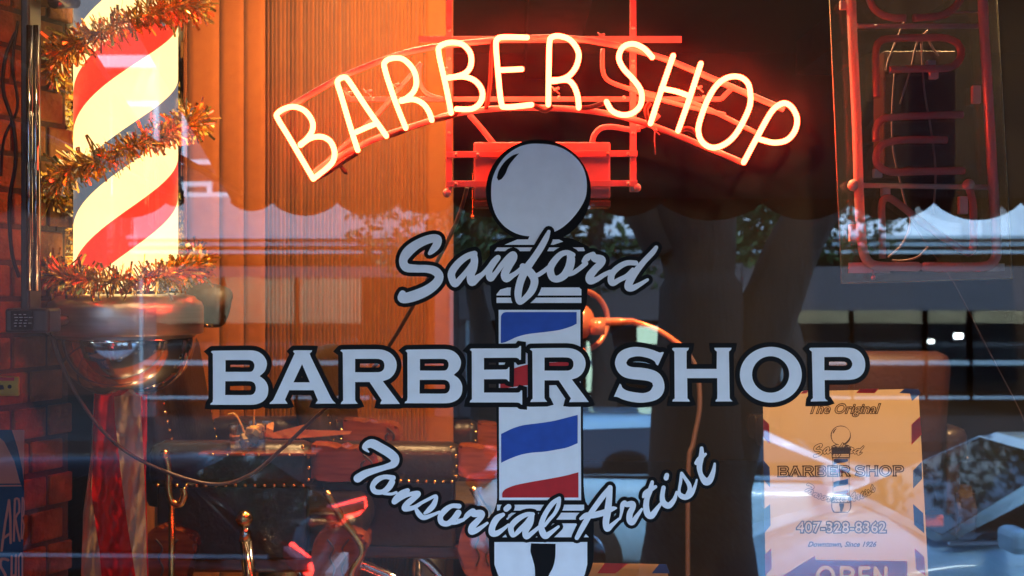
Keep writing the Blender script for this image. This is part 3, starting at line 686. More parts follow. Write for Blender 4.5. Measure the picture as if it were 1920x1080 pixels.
for x in (1600, 1800): tube(bm, [P(x, -250, yo + .0225), Vector((P(x, -250, yo).x, yo + .0225, 3.345))], .0015, 6)
obj_each('hanging_wire', bm, M['chrome'], OS)
# ------------------------------------------------------------------ the lit barber pole on its bracket
yp = .36; ax = P(237, 540, yp); pxs = (D + yp) / F      # metres per photo pixel at the pole
zz = lambda py: ZC - (py - 540) * pxs
pole = thing('barber_pole', (ax.x, yp, zz(745)), 'lit barber pole with red, cream and blue spiral and polished steel caps in the window', 'barber pole')
def pole_mat():
    m = bpy.data.materials.new("lit_spiral_shade"); m.use_nodes = True; n = m.node_tree; b = n.nodes["Principled BSDF"]
    tc = n.nodes.new("ShaderNodeTexCoord"); sp = n.nodes.new("ShaderNodeSeparateXYZ"); n.links.new(tc.outputs["Object"], sp.inputs[0])
    at = n.nodes.new("ShaderNodeMath"); at.operation = 'ARCTAN2'; ng = n.nodes.new('ShaderNodeMath'); ng.operation = 'MULTIPLY'; ng.inputs[1].default_value = -1; n.links.new(sp.outputs[1], ng.inputs[0]); n.links.new(sp.outputs[0], at.inputs[0]); n.links.new(ng.outputs[0], at.inputs[1])
    a = n.nodes.new("ShaderNodeMath"); a.operation = 'MULTIPLY'; a.inputs[1].default_value = -1.36 / (2 * math.pi); n.links.new(at.outputs[0], a.inputs[0])
    z = n.nodes.new("ShaderNodeMath"); z.operation = 'MULTIPLY_ADD'; z.inputs[1].default_value = 1 / (330 * pxs); z.inputs[2].default_value = PHASE; n.links.new(sp.outputs[2], z.inputs[0])
    s = n.nodes.new("ShaderNodeMath"); s.operation = 'ADD'; n.links.new(a.outputs[0], s.inputs[0]); n.links.new(z.outputs[0], s.inputs[1])
    fr = n.nodes.new("ShaderNodeMath"); fr.operation = 'FRACT'; n.links.new(s.outputs[0], fr.inputs[0])
    def ramp(cols):
        r = n.nodes.new("ShaderNodeValToRGB"); r.color_ramp.interpolation = 'CONSTANT'
        while len(r.color_ramp.elements) < len(cols): r.color_ramp.elements.new(.5)
        for e, (p, c) in zip(r.color_ramp.elements, cols): e.position = p; e.color = (*c, 1)
        n.links.new(fr.outputs[0], r.inputs[0]); return r
    # upwards: red, cream, blue, cream
    rb = ramp([(0, (.55, .03, .02)), (.227, (.85, .8, .62)), (.47, (.05, .07, .14)), (.68, (.85, .8, .62)), ])
    re = ramp([(0, (.40, .022, .012)), (.227, (1, .68, .26)), (.47, (.05, .065, .09)), (.68, (1, .68, .26)), ])
    n.links.new(rb.outputs[0], b.inputs["Base Color"]); n.links.new(re.outputs[0], b.inputs["Emission Color"])
    # the stripes emit evenly themselves, in place of a lamp inside
    ln = n.nodes.new("ShaderNodeNewGeometry"); dp = n.nodes.new("ShaderNodeVectorMath"); dp.operation = 'DOT_PRODUCT'
    n.links.new(ln.outputs["Normal"], dp.inputs[0]); n.links.new(ln.outputs["Incoming"], dp.inputs[1])
    b.inputs["Emission Strength"].default_value = POLE_E; b.inputs["Roughness"].default_value = .5
    return m
PHASE = -.742 + 2; POLE_E = .40
M['spiral'] = pole_mat()
R1 = 93 * pxs; R2 = 108 * pxs
bm = B(); lathe(bm, [(R1, zz(545)), (R1, zz(8))], (ax.x, yp, 0), 64); core = obj('spiral_shade', bm, M['spiral'], pole)
bm = B(); lathe(bm, [(R2, zz(556)), (R2, zz(10))], (ax.x, yp, 0), 64)
for f in list(bm.faces):
    if len(f.verts) > 4: bm.faces.remove(f)
obj('glass_cylinder', bm, clear("pole_glass", (.97, .93, .86), refl=.06), pole)
bm = B(); lathe(bm, [(0, zz(8)), (120 * pxs, zz(8)), (138 * pxs, zz(2)), (140 * pxs, zz(-40)), (132 * pxs, zz(-70)), (120 * pxs, zz(-150)), (70 * pxs, zz(-215)), (0, zz(-230))], (ax.x, yp, 0), 64)
obj('top_cap', bm, M['brushed'], pole)
bm = B(); lathe(bm, [(0, zz(552)), (110 * pxs, zz(552)), (124 * pxs, zz(556)), (128 * pxs, zz(562)), (136 * pxs, zz(566)), (140 * pxs, zz(576)), (140 * pxs, zz(623)), (137 * pxs, zz(626)), (0, zz(626))], (ax.x, yp, 0), 72)
obj('base_ring', bm, M['brushed'], pole)
pr = []
for i in range(17):
    a = math.pi / 2 * i / 16; pr.append((max(.0, 126 * pxs * math.cos(a) ** .8), zz(627 + 116 * math.sin(a))))
bm = B(); lathe(bm, pr, (ax.x, yp, 0), 72); obj('base_bowl', bm, M['chrome'], pole)
# bracket
bk = thing('pole_bracket', P(58, 620, .12), 'tall dark metal wall bracket with chrome tubes that carries the barber pole', 'bracket')
bm = B(); box2(bm, P(38, -60, .09), P(78, 600, .15), bev=.004); box2(bm, P(30, -60, .088), P(130, 14, .20), bev=.004)
box2(bm, P(8, 578, .088), P(116, 622, .155), bev=.006)
for py in (5, 600): tube(bm, [P(100, py, .15), P(150, py, .30)], .012, 8)
obj('channel', bm, M['dark_metal'], bk)
for x in (55, 68):
    bm = B(); tube(bm, [P(x, 48, .08), P(x, 545, .08)], 5.5 * pxs, 12); obj('chrome_tube', bm, M['chrome'], bk)
bm = B(); box2(bm, P(20, 583, .080), P(61, 618, .084)); pl = obj('rating_plate', bm, M['vinyl_black'], bk)
bm = B()
for i in range(5):
    for k in range(3 + i % 2): box2(bm, P(26 + k * 9 + i % 3, 589 + i * 5.4, .0785), P(31 + k * 9 + (i * 3) % 4, 590.5 + i * 5.4, .0792))
obj('plate_print', bm, M['white_plastic'], pl)
bm = B(); tube(bm, catmull([P(30, 60, .10), P(10, 110, .09), P(6, 170, .09), P(24, 230, .09), P(30, 300, .09), P(18, 380, .09), P(22, 470, .09), P(36, 520, .10)], 6), .004, 7)
tube(bm, catmull([P(34, 40, .10), P(24, 120, .09), P(33, 200, .09), P(8, 260, .09), P(2, 330, .09)], 6), .003, 7)
obj('wiring', bm, M['black_paint'], bk)

# tinsel
def tinsel_mat(name, c, r=.2):
    m = mat(name, c, r, .9); b = m.node_tree.nodes["Principled BSDF"]; b.inputs["Emission Strength"].default_value = 0; return m
TM = [tinsel_mat("gold_foil", (1, .66, .14)), tinsel_mat("copper_foil", (1, .58, .16)), tinsel_mat("silver_foil", (.75, .72, .62)), tinsel_mat("green_gold_foil", (.40, .42, .10))]
key = [(-40, -25), (0, 8), (25, 22), (90, 88), (150, 135), (180, 165), (250, 205), (330, 215), (375, 236), (450, 312), (510, 352), (545, 405), (600, 455), (680, 475), (722, 500), (775, 522), (810, 528), (870, 515), (905, 482), (960, 470)]
ga = thing('tinsel_garland', (ax.x, yp, zz(525)), 'gold and copper tinsel garland wound round the lit barber pole', 'garland')
def gp(th):
    for (a, p), (b, q) in zip(key, key[1:]):
        if a <= th <= b: py = p + (q - p) * (th - a) / (b - a); break
    r = 128 * pxs
    t = rad(th)
    return Vector((ax.x + r * math.cos(t), yp - r * math.sin(t), zz(py)))
bm = B(); rng = random.Random(5)
cpts = [gp(-40 + i * 5) for i in range(201)]
tube(bm, cpts, .003, 5)
N = 8200
for i in range(N):
    th = -39.5 + 999 * rng.random(); c = gp(th); t = (gp(min(th + 1, 960)) - gp(max(th - 1, -40))).normalized()
    d = Vector((rng.gauss(0, 1), rng.gauss(0, 1), rng.gauss(0, 1))); d = (d - t * d.dot(t)).normalized()
    d = (d + t * rng.uniform(-.5, .5)).normalized()
    L = rng.uniform(.020, .042) * (1.0 if rng.random() < .93 else 1.5); wd = rng.uniform(.0014, .0034)
    s = d.cross(t); s = (s + Vector((rng.gauss(0, .6), rng.gauss(0, .6), rng.gauss(0, .6)))); s = (s - d * s.dot(d)).normalized() * wd
    bend = Vector((rng.gauss(0, .005), rng.gauss(0, .005), rng.gauss(0, .005) - .002)); c = c + t * rng.uniform(-.003, .003)
    q = [c - s * .5, c + s * .5, c + d * L * .55 + s + bend * .4, c + d * L * .55 - s + bend * .4, c + d * L + s * 1.1 + bend, c + d * L - s * 1.1 + bend]
    v = [bm.verts.new(x) for x in q]; k = rng.choices((0, 1, 2, 3), (5, 3, 3, 1))[0]
    for fv in ((v[0], v[1], v[2], v[3]), (v[3], v[2], v[4], v[5])):
        f = bm.faces.new(fv); f.material_index = k
obj('foil_strips', bm, TM, ga)

# ------------------------------------------------------------------ flag hanging below the pole
def satin(name, c):
    m = mat(name, c, .32, bump=.25, bscale=14, sheen=.3, stretch=(1, 1, .35), spec=.7); return m
M['satin_red'] = satin("red_satin", (.85, .010, .014)); M['satin_white'] = satin("cream_satin", (.88, .66, .48))
backlit(M['satin_red'], .6); backlit(M['satin_white'], .5)
flag = thing('striped_flag', P(215, 1000, .5), 'red and white satin flag hanging in folds under the barber pole', 'flag')
yf = .52; rng = random.Random(2)
edges = [[(178,700),(170,860),(156,960),(150,1130)], [(178,700),(174,820),(172,930),(186,1030),(195,1130)], [(212,700),(216,790),(228,900),(240,990),(262,1130)], [(262,700),(266,800),(271,900),(274,990),(276,1130)], [(276,700),(276,800),(273.5,900),(276,990),(280,1130)]]
def edge_at(e, py):
    for (x0, y0), (x1, y1) in zip(e, e[1:]):
        if y0 <= py <= y1: return x0 + (x1 - x0) * (py - y0) / (y1 - y0)
    return e[-1][0]
for s, (mt, nm) in enumerate(((M['satin_white'], 'white_stripe'), (M['satin_red'], 'red_stripe'), (M['satin_white'], 'white_stripe'), (M['satin_red'], 'red_stripe'))):
    bm = B(); g = []
    nU = 8
    for j in range(61):
        py = 700 + 430 * j / 60; xa, xb = edge_at(edges[s], py), edge_at(edges[s + 1], py)
        row = []
        for i in range(nU + 1):
            u = i / nU; px = xa + (xb - xa) * u
            dp = .012 * math.sin(px * .16 + py * .012) + .006 * math.sin(px * .5 + py * .045) + .004 * math.sin(py * .09 + px * .2 + s)
            row.append(bm.verts.new(P(px, py, yf + dp)))
        g.append(row)
    for j in range(60):
        for i in range(nU):
            if (g[j][i].co - g[j][i + 1].co).length < 1e-6: continue
            f = bm.faces.new((g[j][i], g[j][i + 1], g[j + 1][i + 1], g[j + 1][i])); f.smooth = True
    obj(nm, bm, mt, flag)
bm = B(); tube(bm, [P(165, 700, yf), P(290, 700, yf)], .006, 8)
obj('flag_rod', bm, M['brass'], flag)

# ------------------------------------------------------------------ posters
def fnd(d0): return lambda x, y, d: P(x, y, d0 - d)
M['card'] = mat("tan_card", (.52, .40, .28), .55, vary=.06, vscale=5, coat=.15)
backlit(M['card'], .68)
M['coral'] = mat("coral_print", (.92, .26, .18), .5); M['navy'] = mat("navy_print", (.018, .05, .12), .45)
M['ink'] = mat("dark_brown_ink", (.045, .018, .012), .5); M['crimson'] = mat("crimson_print", (.85, .015, .03), .6); M['ink_navy'] = mat("navy_ink", (.03, .09, .32), .45)
yq = .12
po = thing('price_poster', P(1580, 1090, yq), 'tan poster with airmail border, barber pole emblem, phone number 407-328-8362 and a red OPEN arrow', 'poster')
po['label'] = 'tan airmail-edged poster with barber emblem, phone number 407-328-8362 and red OPEN arrow'
po.name = 'window_poster'
bm = B(); bm.faces.new([bm.verts.new(P(x, y, yq)) for x, y in [(1430, 735), (1722, 729), (1745, 1160), (1437, 1160)]]); obj('card', bm, M['card'], po)
fq = lambda x, y, d: P(x, y, yq - d)
def q4(l, m, y=.0006, nm='border_mark'): flat(nm, [ccw(l)], fq, y, m, po)
# border marks
q4([(1605, 737), (1612, 729.5), (1648, 729), (1640, 737)], M['crimson']); q4([(1686, 737), (1696, 728.5), (1722, 729.5), (1726, 738), (1710, 752), (1706, 738)], M['ink_navy'])
q4([(1500, 738), (1508, 732), (1516, 732), (1512, 738)], M['crimson'])
q4([(1709, 796), (1725, 781), (1728, 815), (1709, 834)], M['crimson']); q4([(1712, 882), (1728, 866), (1729, 898), (1712, 916)], M['ink_navy'])
q4([(1712, 945), (1731, 962), (1733, 1000), (1714, 984)], M['ink_navy']); q4([(1715, 1028), (1733, 1044), (1735, 1079), (1718, 1068)], M['crimson'])
q4([(1431, 785), (1442, 795), (1443, 832), (1431, 820)], M['crimson']); q4([(1431, 862), (1443, 876), (1444, 914), (1432, 900)], M['ink_navy'])
q4([(1432, 955), (1444, 945), (1445, 985), (1433, 1000)], M['ink_navy']); q4([(1434, 1040), (1446, 1028), (1447, 1066), (1435, 1079)], M['crimson'])
# emblem, the same artwork in little
sx = (1695 - 1457) / (1625 - 390); ox = 1457 - 390 * sx; oy = 884 - 708 * sx
em = thing('emblem', (0, 0, 0), None, None); em.parent = po; em.location = (0, 0, 0)
logo(em, lambda x, y, d: P(x * sx + ox, y * sx + oy, yq - d), .0006, .00015, (M['card'], M['ink'], M['ink_navy'], M['crimson']), .9, cut=True)
def text(name, s, size, px, py, fn, m, parent, bold=0, shear=0, y=.0006, sp=1.0, line=0):
    cu = bpy.data.curves.new(name, 'FONT'); cu.body = s; cu.size = size; cu.offset = bold; cu.shear = shear; cu.align_x = 'CENTER'; cu.space_character = sp; cu.resolution_u = 3
    if line: cu.fill_mode = 'NONE'; cu.bevel_depth = line; cu.bevel_resolution = 0
    o = bpy.data.objects.new(name, cu); COL.objects.link(o)
    me = bpy.data.meshes.new_from_object(o.evaluated_get(bpy.context.evaluated_depsgraph_get())); bpy.data.objects.remove(o)
    bm = B(); bm.from_mesh(me); bpy.data.meshes.remove(me)
    for v in bm.verts: v.co = fn(px + v.co.x, py - v.co.y, y + (v.co.z * .0001 if line else 0))
    return obj(name, bm, m, parent)
bpy.context.view_layer.update()
text('phone_number', '407-328-8362', 28, 1578, 998, fq, M['ink'], po, bold=1.4, sp=1.06, line=1.2)
text('heading', 'The Original', 26, 1580, 775, fq, M['ink'], po, bold=.5, shear=.35, line=.85)
text('date_line', 'Downtown, Since 1926', 13.5, 1578, 1025, fq, M['ink'], po, bold=.45, shear=.35)
cap = []
for l in ([(1548 + 15 * math.cos(t * .3927), 1081 + 17 * math.sin(t * .3927), 3.4) for t in range(17)], [(1578, 1098, 3.4), (1578, 1064, 3.4)], [(1578, 1065, 3.4), (1592, 1065, 3.4), (1600, 1073, 3.4), (1592, 1082, 3.4), (1578, 1082, 3.4)],
          [(1629, 1065, 3.4), (1613, 1065, 3.4)], [(1613, 1065, 3.4), (1613, 1098, 3.4)], [(1613, 1098, 3.4), (1629, 1098, 3.4)], [(1613, 1081, 3.4), (1627, 1081, 3.4)], [(1641, 1098, 3.4), (1641, 1065, 3.4)], [(1641, 1065, 3.4), (1661, 1098, 3.4)], [(1661, 1098, 3.4), (1661, 1065, 3.4)]):
    cap += stroke(l, 2)
flat('open_arrow', [ccw([(1470, 1078), (1528, 1042), (1529, 1050), (1701, 1052), (1702, 1130), (1529, 1130), (1528, 1150), (1440, 1100)])], fq, .0006, M['crimson'], po, holes=cap)

pb = thing('red_blue_poster', P(0, 1090, .10), 'coral and navy poster reading BARBER SHOP cut off by the left edge of the window', 'poster')
pb.name = 'window_poster'
fb = lambda x, y, d: P(x, y, .10 - d)
bm = B(); bm.faces.new([bm.verts.new(P(x, y, .10)) for x, y in [(-230, 806), (46, 806), (40, 1160), (-230, 1160)]]); obj('card', bm, M['coral'], pb)
flat('navy_arc', [ccw([(-230, 806), (22, 806), (33, 840), (42, 880), (45, 905), (44, 920), (37, 903), (27, 865), (8, 828), (-10, 812), (-60, 840), (-230, 900)])], fb, .0006, M['navy'], pb)
flat('navy_field', [ccw([(-230, 908), (45.5, 906.5), (45.4, 909), (-230, 911)]), ccw([(-230, 914), (45.3, 912), (41, 1160), (-230, 1160)])], fb, .0006, M['navy'], pb)
def lt(name, lines, wd):
    bits = []
    for l in lines: bits += stroke([(a, b, wd) for a, b in l], 2)
    flat(name, bits, fb, .0012, M['coral'], pb)
lt('poster_letter', [[(-30, 960), (-26, 1040)], [(-30, 960), (-14, 950), (-8, 970), (-26, 995), (-8, 1010), (-6, 1030), (-26, 1040)]], 2.4)
lt('poster_letter', [[(3, 1032), (17, 938), (20, 1018)], [(8, 1008), (19, 1000)]], 2.3)
lt('poster_letter', [[(26, 1014), (28, 936)], [(28, 936), (35, 936), (36, 960), (29, 972), (37, 1014)]], 2.0)
lt('poster_letter', [[(40, 1010), (42, 933)], [(42, 933), (45, 940), (44.5, 965), (41, 970), (45, 985), (42, 1010)]], 1.3)
lt('poster_letter', [[(15, 1050), (3, 1048), (1, 1062), (10, 1078), (8, 1100), (-5, 1110)]], 2.6)
lt('poster_letter', [[(22, 1043), (21, 1120)], [(30, 1041), (29, 1120)], [(22, 1080), (30, 1078)]], 2.0)
lt('poster_letter', [[(35, 1045), (39, 1038), (42, 1045), (41, 1110), (36, 1112), (35, 1045)]], 1.6)

# yellow frame with red and black print
yt = thing('yellow_tag', P(10, 745, .082), 'small yellow plastic plate with red and black print on the bracket side', 'label plate')
bm = B(); box2(bm, P(-50, 706, .08), P(38, 742, .085), bev=.003); obj('plate', bm, mat("yellow_plastic", (.8, .45, .02), .4), yt)
bm = B(); box2(bm, P(-45, 707.5, .0785), P(27, 714, .0795)); obj('red_band', bm, M['crimson'], yt)
flat('black_print', [disk(18, 725, 4, 10), ccw([(-20, 720), (6, 722), (8, 730), (-20, 733)])], lambda x, y, d: P(x, y, .079), 0, M['vinyl_black'], yt)

# striped board at the foot of the window
sb = thing('striped_board', P(1180, 1100, .14), 'board with airmail stripes in tan, red and navy along the foot of the window', 'board')
bm = B(); prism(bm, [(1096, 1055), (1250, 1058), (1262, 1150), (1085, 1150)], lambda x, y, d: P(x, y, d), .15, .155); obj('panel', bm, M['card'], sb)
fs_ = lambda x, y, d: P(x, y, .15 - d)
for i, (x, mm) in enumerate(((1120, M['crimson']), (1222, M['ink_navy']))):
    flat('stripe', [ccw([(x + 14, 1055.6 + i * 2), (min(x + 58, 1249), 1056.4 + i * 1.2), (x + 34, 1075), (x, 1075)])], fs_, .0006, mm, sb)
# ------------------------------------------------------------------ barber chairs
def cushion(bm, a, b, r, seg=3):
    box2(bm, a, b, bev=r)
def nails(bm, pts, r=.006, gap=.026):
    for a, b in zip(pts, pts[1:]):
        n = max(1, int((b - a).length / gap))
        for i in range(n): ball(bm, a + (b - a) * ((i + .5) / n), r, seg=8)
def chair(loc, rz, label, seatm, lever=True, head='back', wm=None):
    wm = wm or M['wood']
    """a vintage barber chair facing local +x; origin on the floor"""
    t = thing('barber_chair', loc, label, 'barber chair', 'vintage barber chairs', rz)
    mw = MW(t)
    def part(nm, bm, m, par=None, smooth=False):
        bm.transform(mw); return obj(nm, bm, m, par or t, smooth)
    bm = B(); lathe(bm, [(.0, 0), (.30, 0), (.31, .02), (.27, .05), (.12, .09), (.075, .14), (.07, .42), (.11, .46), (.0, .46)], (0, 0, 0), 32); part('pedestal', bm, M['chrome'])
    bm = B(); box2(bm, (-.27, -.27, .45), (.27, .27, .50), bev=.01); part('seat_frame', bm, M['wood'])
    bm = B(); box2(bm, (-.26, -.255, .50), (.28, .255, .62), bev=.045); part('seat', bm, seatm, smooth=True)
    low = head != 'back'
    bm = B(); rr = Matrix.Rotation(rad(-10), 3, 'Y'); box(bm, (-.33, 0, .93 - .06 * low), (.12, .50, .62 - .12 * low), rr, bev=.045); bk_ = part('backrest', bm, seatm, smooth=True)
    bm = B()
    for s in (-1, 1):
        nails(bm, [Vector((-.235, s * .225, .68)), Vector((-.325, s * .225, 1.19 - .12 * low))])
    nails(bm, [Vector((-.235, -.22, .67)), Vector((-.235, .22, .67))]); part('nailhead_trim', bm, M['brass'], bk_)
    if head == 'back':
        bm = B(); tube(bm, [(-.40, 0, 1.2), (-.40, 0, 1.34)], .016, 10); part('headrest_post', bm, M['chrome'])
        bm = B(); box(bm, (-.37, 0, 1.40), (.13, .28, .13), Matrix.Rotation(rad(-15), 3, 'Y'), bev=.05); hd = part('headrest', bm, seatm, smooth=True)
        bm = B(); nails(bm, [Vector((-.31, -.13, 1.345)), Vector((-.31, .13, 1.345))], .005, .018); part('nailhead_trim', bm, M['brass'], hd)
    elif head == 'roll':
        bm = B(); tube(bm, [(-.33, -.05, 1.10), (-.33, -.10, 1.16)], .016, 10); part('headrest_post', bm, M['chrome'])
        bm = B(); tube(bm, catmull([(-.47, -.06, 1.235), (-.455, -.07, 1.235), (-.40, -.10, 1.23), (-.25, -.13, 1.215), (-.145, -.15, 1.205), (-.125, -.15, 1.20)], 4), [.02, .045, .058, .063, .066, .066, .066, .067, .067, .067, .067, .067, .066, .066, .066, .065, .062, .058, .050, .038, .02][:21], 20); hd = part('headrest', bm, M['leather_olive'], smooth=True)
        bm = B(); nails(bm, [Vector((-.40, -.16, 1.175)), Vector((-.15, -.205, 1.150))], .005, .015); part('nailhead_trim', bm, M['brass'], hd)
    for s in (-1, 1):
        y0, y1 = s * .30 - .055, s * .30 + .055
        bm = B(); g = []
        box2(bm, (-.30, y0, .70), (.16, y1, .83), bev=.035); ar = part('armrest', bm, M['leather'], smooth=True)
        bm = B(); nails(bm, [Vector((-.28, y0 - .001, .715)), Vector((.15, y0 - .001, .715)), Vector((.15, y0 - .001, .81)), Vector((.12, y0, .832))]); part('nailhead_trim', bm, M['brass'], ar)
        # carved wooden front: rounded block with a scroll running down
        bm = B(); poly = [(.155, .73), (.155, .825), (.20, .822), (.24, .812), (.30, .815), (.335, .80), (.345, .765), (.33, .738), (.285, .728), (.215, .722)]
        prism(bm, smooth_poly(poly, 3), lambda x, z, y: Vector((x, y, z)), y0 + .008, y1 - .008)
        bmesh.ops.bevel(bm, geom=[e for e in bm.edges if abs(e.verts[0].co.y - e.verts[1].co.y) < 1e-5], offset=.009, segments=2, affect='EDGES')
        wf = part('arm_front', bm, wm)
        bm = B(); tube(bm, catmull([(.30, y0 + .004, .80), (.325, y0 + .004, .775), (.31, y0 + .004, .75), (.295, y0 + .004, .77), (.305, y0 + .004, .782)], 5), .0028, 6)
        part('carved_scroll', bm, M['ink'], wf)
        for xc in (-.235, .235):
            sh = [(-.075, -.06), (-.07, .02), (-.045, .06), (-.01, .075), (.03, .06), (.07, .045), (.08, .01), (.06, -.04), (.045, -.12), (-.045, -.12)]
            bm = B(); prism(bm, smooth_poly([(xc + a, .535 + b) for a, b in sh], 3), lambda x, z, y: Vector((x, y, z)), y0 - .02, y0 + .05)
            bmesh.ops.bevel(bm, geom=[e for e in bm.edges if abs(e.verts[0].co.y - e.verts[1].co.y) < 1e-5], offset=.010, segments=2, affect='EDGES'); cb = part('carved_bracket', bm, wm)
            bm = B()
            for q in (-1, 1): tube(bm, catmull([(xc + q * .03, y0 - .021, .57), (xc + q * .012, y0 - .022, .545), (xc + q * .022, y0 - .022, .52), (xc + q * .01, y0 - .021, .49), (xc + q * .02, y0 - .021, .46)], 4), .0026, 6)
            part('carved_scroll', bm, M['ink'], cb)
        bm = B(); box2(bm, (-.28, y0 + .03, .50), (.14, y1 - .03, .71), bev=.008); part('side_panel', bm, M['leather'])
        bm = B(); tube(bm, catmull([(.20, y0 - .012, .70), (.25, y0 - .014, .62), (.30, y0 - .012, .54), (.27, y0 - .012, .47), (.30, y0 - .01, .40)], 5), [.011] * 21, 8); part('scroll_bracket', bm, M['brass'])
    bm = B()
    for s in (-1, 1): tube(bm, catmull([(.22, s * .2, .48), (.40, s * .2, .40), (.55, s * .2, .24)], 4), .014, 8)
    tube(bm, [(.55, -.2, .24), (.55, .2, .24)], .014, 8); part('footrest', bm, M['chrome'])
    if lever:
        bm = B(); tube(bm, [(.04, -.40, .12), (.02, -.42, .30), (-.005, -.43, .58)], [.013, .015, .020], 12); tube(bm, [(-.005, -.43, .58), (-.008, -.43, .62)], [.02, .008], 12)
        lv = part('lever', bm, M['chrome'])
        bm = B(); ball(bm, (-.009, -.43, .638), .024, seg=16); part('lever_knob', bm, M['brass'], lv)
    return t
# armrest of the near chair: px 330..600 at py 825..925
c1 = P(468, 900, 1.02); chair((c1.x + .03, c1.y + .28, ZC - (870 - 540) / F * (D + 1.0) - .765), 0, 'black leather barber chair with brass nailheads and orange wooden arm fronts, nearest the flag', M['leather'], True, 'roll')
c2 = P(770, 880, 1.38); chair((c2.x + .02, c2.y + .33, ZC - (868 - 540) / F * (D + 1.4) - .765), rad(-4), 'olive-brown leather barber chair behind the script lettering, farther back', M['leather_olive'], False, 'none')
c3 = P(1590, 900, 2.0); chair((c3.x + .11, c3.y + .33, FZ + .05), rad(90), 'oxblood leather barber chair in the dark behind the tan poster', M['leather_red'], False, 'none', M['leather'])

# tray with a glass of drink across the near chair's arm
tz = ZC - (842 - 540) / F * (D + .98)
tr = P(500, 842, .98)
tray = thing('wooden_tray', (tr.x, tr.y, tz), 'thin varnished wooden tray lying on the near chair armrest', 'tray')
bm = B(); box2(bm, (tr.x - .17, tr.y - .08, tz - .008), (tr.x + .15, tr.y + .10, tz), bev=.002); obj('board', bm, M['wood'], tray)
bm = B()
for i in range(7): ball(bm, (tr.x - .13 + i * .042, tr.y - .081, tz - .004), .004, seg=8)
obj('brass_stud', bm, M['brass'], tray)
gx = P(472, 840, .98).x
gl = thing('drink_glass', (gx, tr.y, tz), 'square tumbler with ice and two straws standing on the wooden tray', 'glass')
M['tumbler'] = clear("tumbler_glass", (.95, .88, .75), refl=.10)
gw, gh = .052, .073
bm = B()
def shell(w0, w1, z0, z1):
    a = [bm.verts.new((gx + sx_ * w0, tr.y + sy_ * w0, z0)) for sx_, sy_ in ((-1, -1), (1, -1), (1, 1), (-1, 1))]; b = [bm.verts.new((gx + sx_ * w1, tr.y + sy_ * w1, z1)) for sx_, sy_ in ((-1, -1), (1, -1), (1, 1), (-1, 1))]
    for i in range(4): bm.faces.new((a[i], a[(i + 1) % 4], b[(i + 1) % 4], b[i]))
    bm.faces.new(a)
shell(.046, .052, tz + .001, tz + gh); shell(.041, .048, tz + .008, tz + gh)
obj('tumbler', bm, M['tumbler'], gl)
bm = B(); rng = random.Random(4)
for i in range(9): box(bm, (gx + rng.uniform(-.022, .022), tr.y + rng.uniform(-.022, .022), tz + .018 + i * .005), (.024, .022, .02), Matrix.Rotation(rng.random() * 3, 3, 'Z') @ Matrix.Rotation(rng.random(), 3, 'X'), bev=.003)
obj('ice', bm, mat("amber_ice", (.75, .55, .3), .1, coat=1), gl)
bm = B(); ball(bm, (gx + .005, tr.y, tz + .058), .014, sc=(1.3, 1, .6)); obj('lemon', bm, mat("lemon", (.85, .6, .1), .4), gl)
for pl in ([(gx - .01, tr.y, tz + .02), (gx - .035, tr.y, tz + .08), (gx - .05, tr.y, tz + .098), (gx - .066, tr.y, tz + .096)], [(gx + .004, tr.y, tz + .03), (gx + .007, tr.y, tz + .12), (gx + .002, tr.y, tz + .135)]):
    bm = B(); tube(bm, catmull(pl, 4), .0028, 8); obj('straw', bm, mat("straw", (.75, .45, .15), .4), gl)
bx = P(575, 812, 1.1)
bm = B(); prism(bm, [(508, 812), (570, 796), (574, 806), (660, 808), (656, 814), (560, 822), (508, 822)], lambda x, y, d: P(x, y, d), 1.08, 1.25)
tag(obj('folded_towel', bm, mat("peach_towel", (.7, .28, .1), .8, vary=.2, bump=.4)), 'folded peach towel lying beside the drink glass', 'towel')

# brass umbrella-style hook beside the flag
bm = B(); tube(bm, catmull([P(310, 855, .8), P(316, 880, .8), P(316, 915, .8), P(322, 940, .8), P(338, 945, .8), P(346, 928, .8), P(343, 915, .8)], 6), .010, 10); ball(bm, P(309, 852, .8), .014)
tube(bm, [P(322, 940, .8), P(322, 1100, .82), Vector((P(322, 1100, .82).x, .82, FZ))], .009, 8)
tag(obj('brass_cane', bm, M['brass']), 'brass hooked cane standing between the flag and the near chair', 'cane')

# magnifier lamp / steamer with a red ring on a flexible arm
ys = 1.7
st = thing('facial_steamer', (P(1310, 700, ys).x, ys, FZ), 'vintage steamer with copper-red ring and head on a long curved arm', 'steamer')
M['copper'] = mat("copper_red_enamel", (.80, .22, .10), .25, .5)
bm = B(); cc = P(1096, 600, ys)
pts = [(1090 + 49 * math.cos(a * math.pi / 18), 601 + 56 * math.sin(a * math.pi / 18)) for a in range(36)]
tube(bm, [P(x, y, ys + .10 * (x - 1090) / 50) for x, y in pts], .010, 10, True); obj('ring', bm, M['copper'], st)
bm = B(); ball(bm, P(1084, 603, ys + .02), .058, seg=20, sc=(1, 1, 1.1)); lathe(bm, [(0, 0), (.03, .0), (.03, .05), (0, .05)], P(1106, 612, ys), 14, axis='x'); obj('steam_head', bm, M['copper'], st)
bm = B(); tube(bm, catmull([P(1104, 603, ys), P(1150, 603, ys), P(1185, 604, ys), P(1215, 612, ys), P(1245, 626, ys), P(1285, 655, ys)], 8), [.014 if i < 12 else .010 for i in range(41)], 12)
for i in range(16):
    c = P(1168 + i * 2.6, 603 + max(0, (i - 7)) * .9, ys); tube(bm, [c - Vector((.0012, 0, 0)), c + Vector((.0012, 0, 0))], .0135, 12)
obj('curved_arm', bm, M['copper'], st)
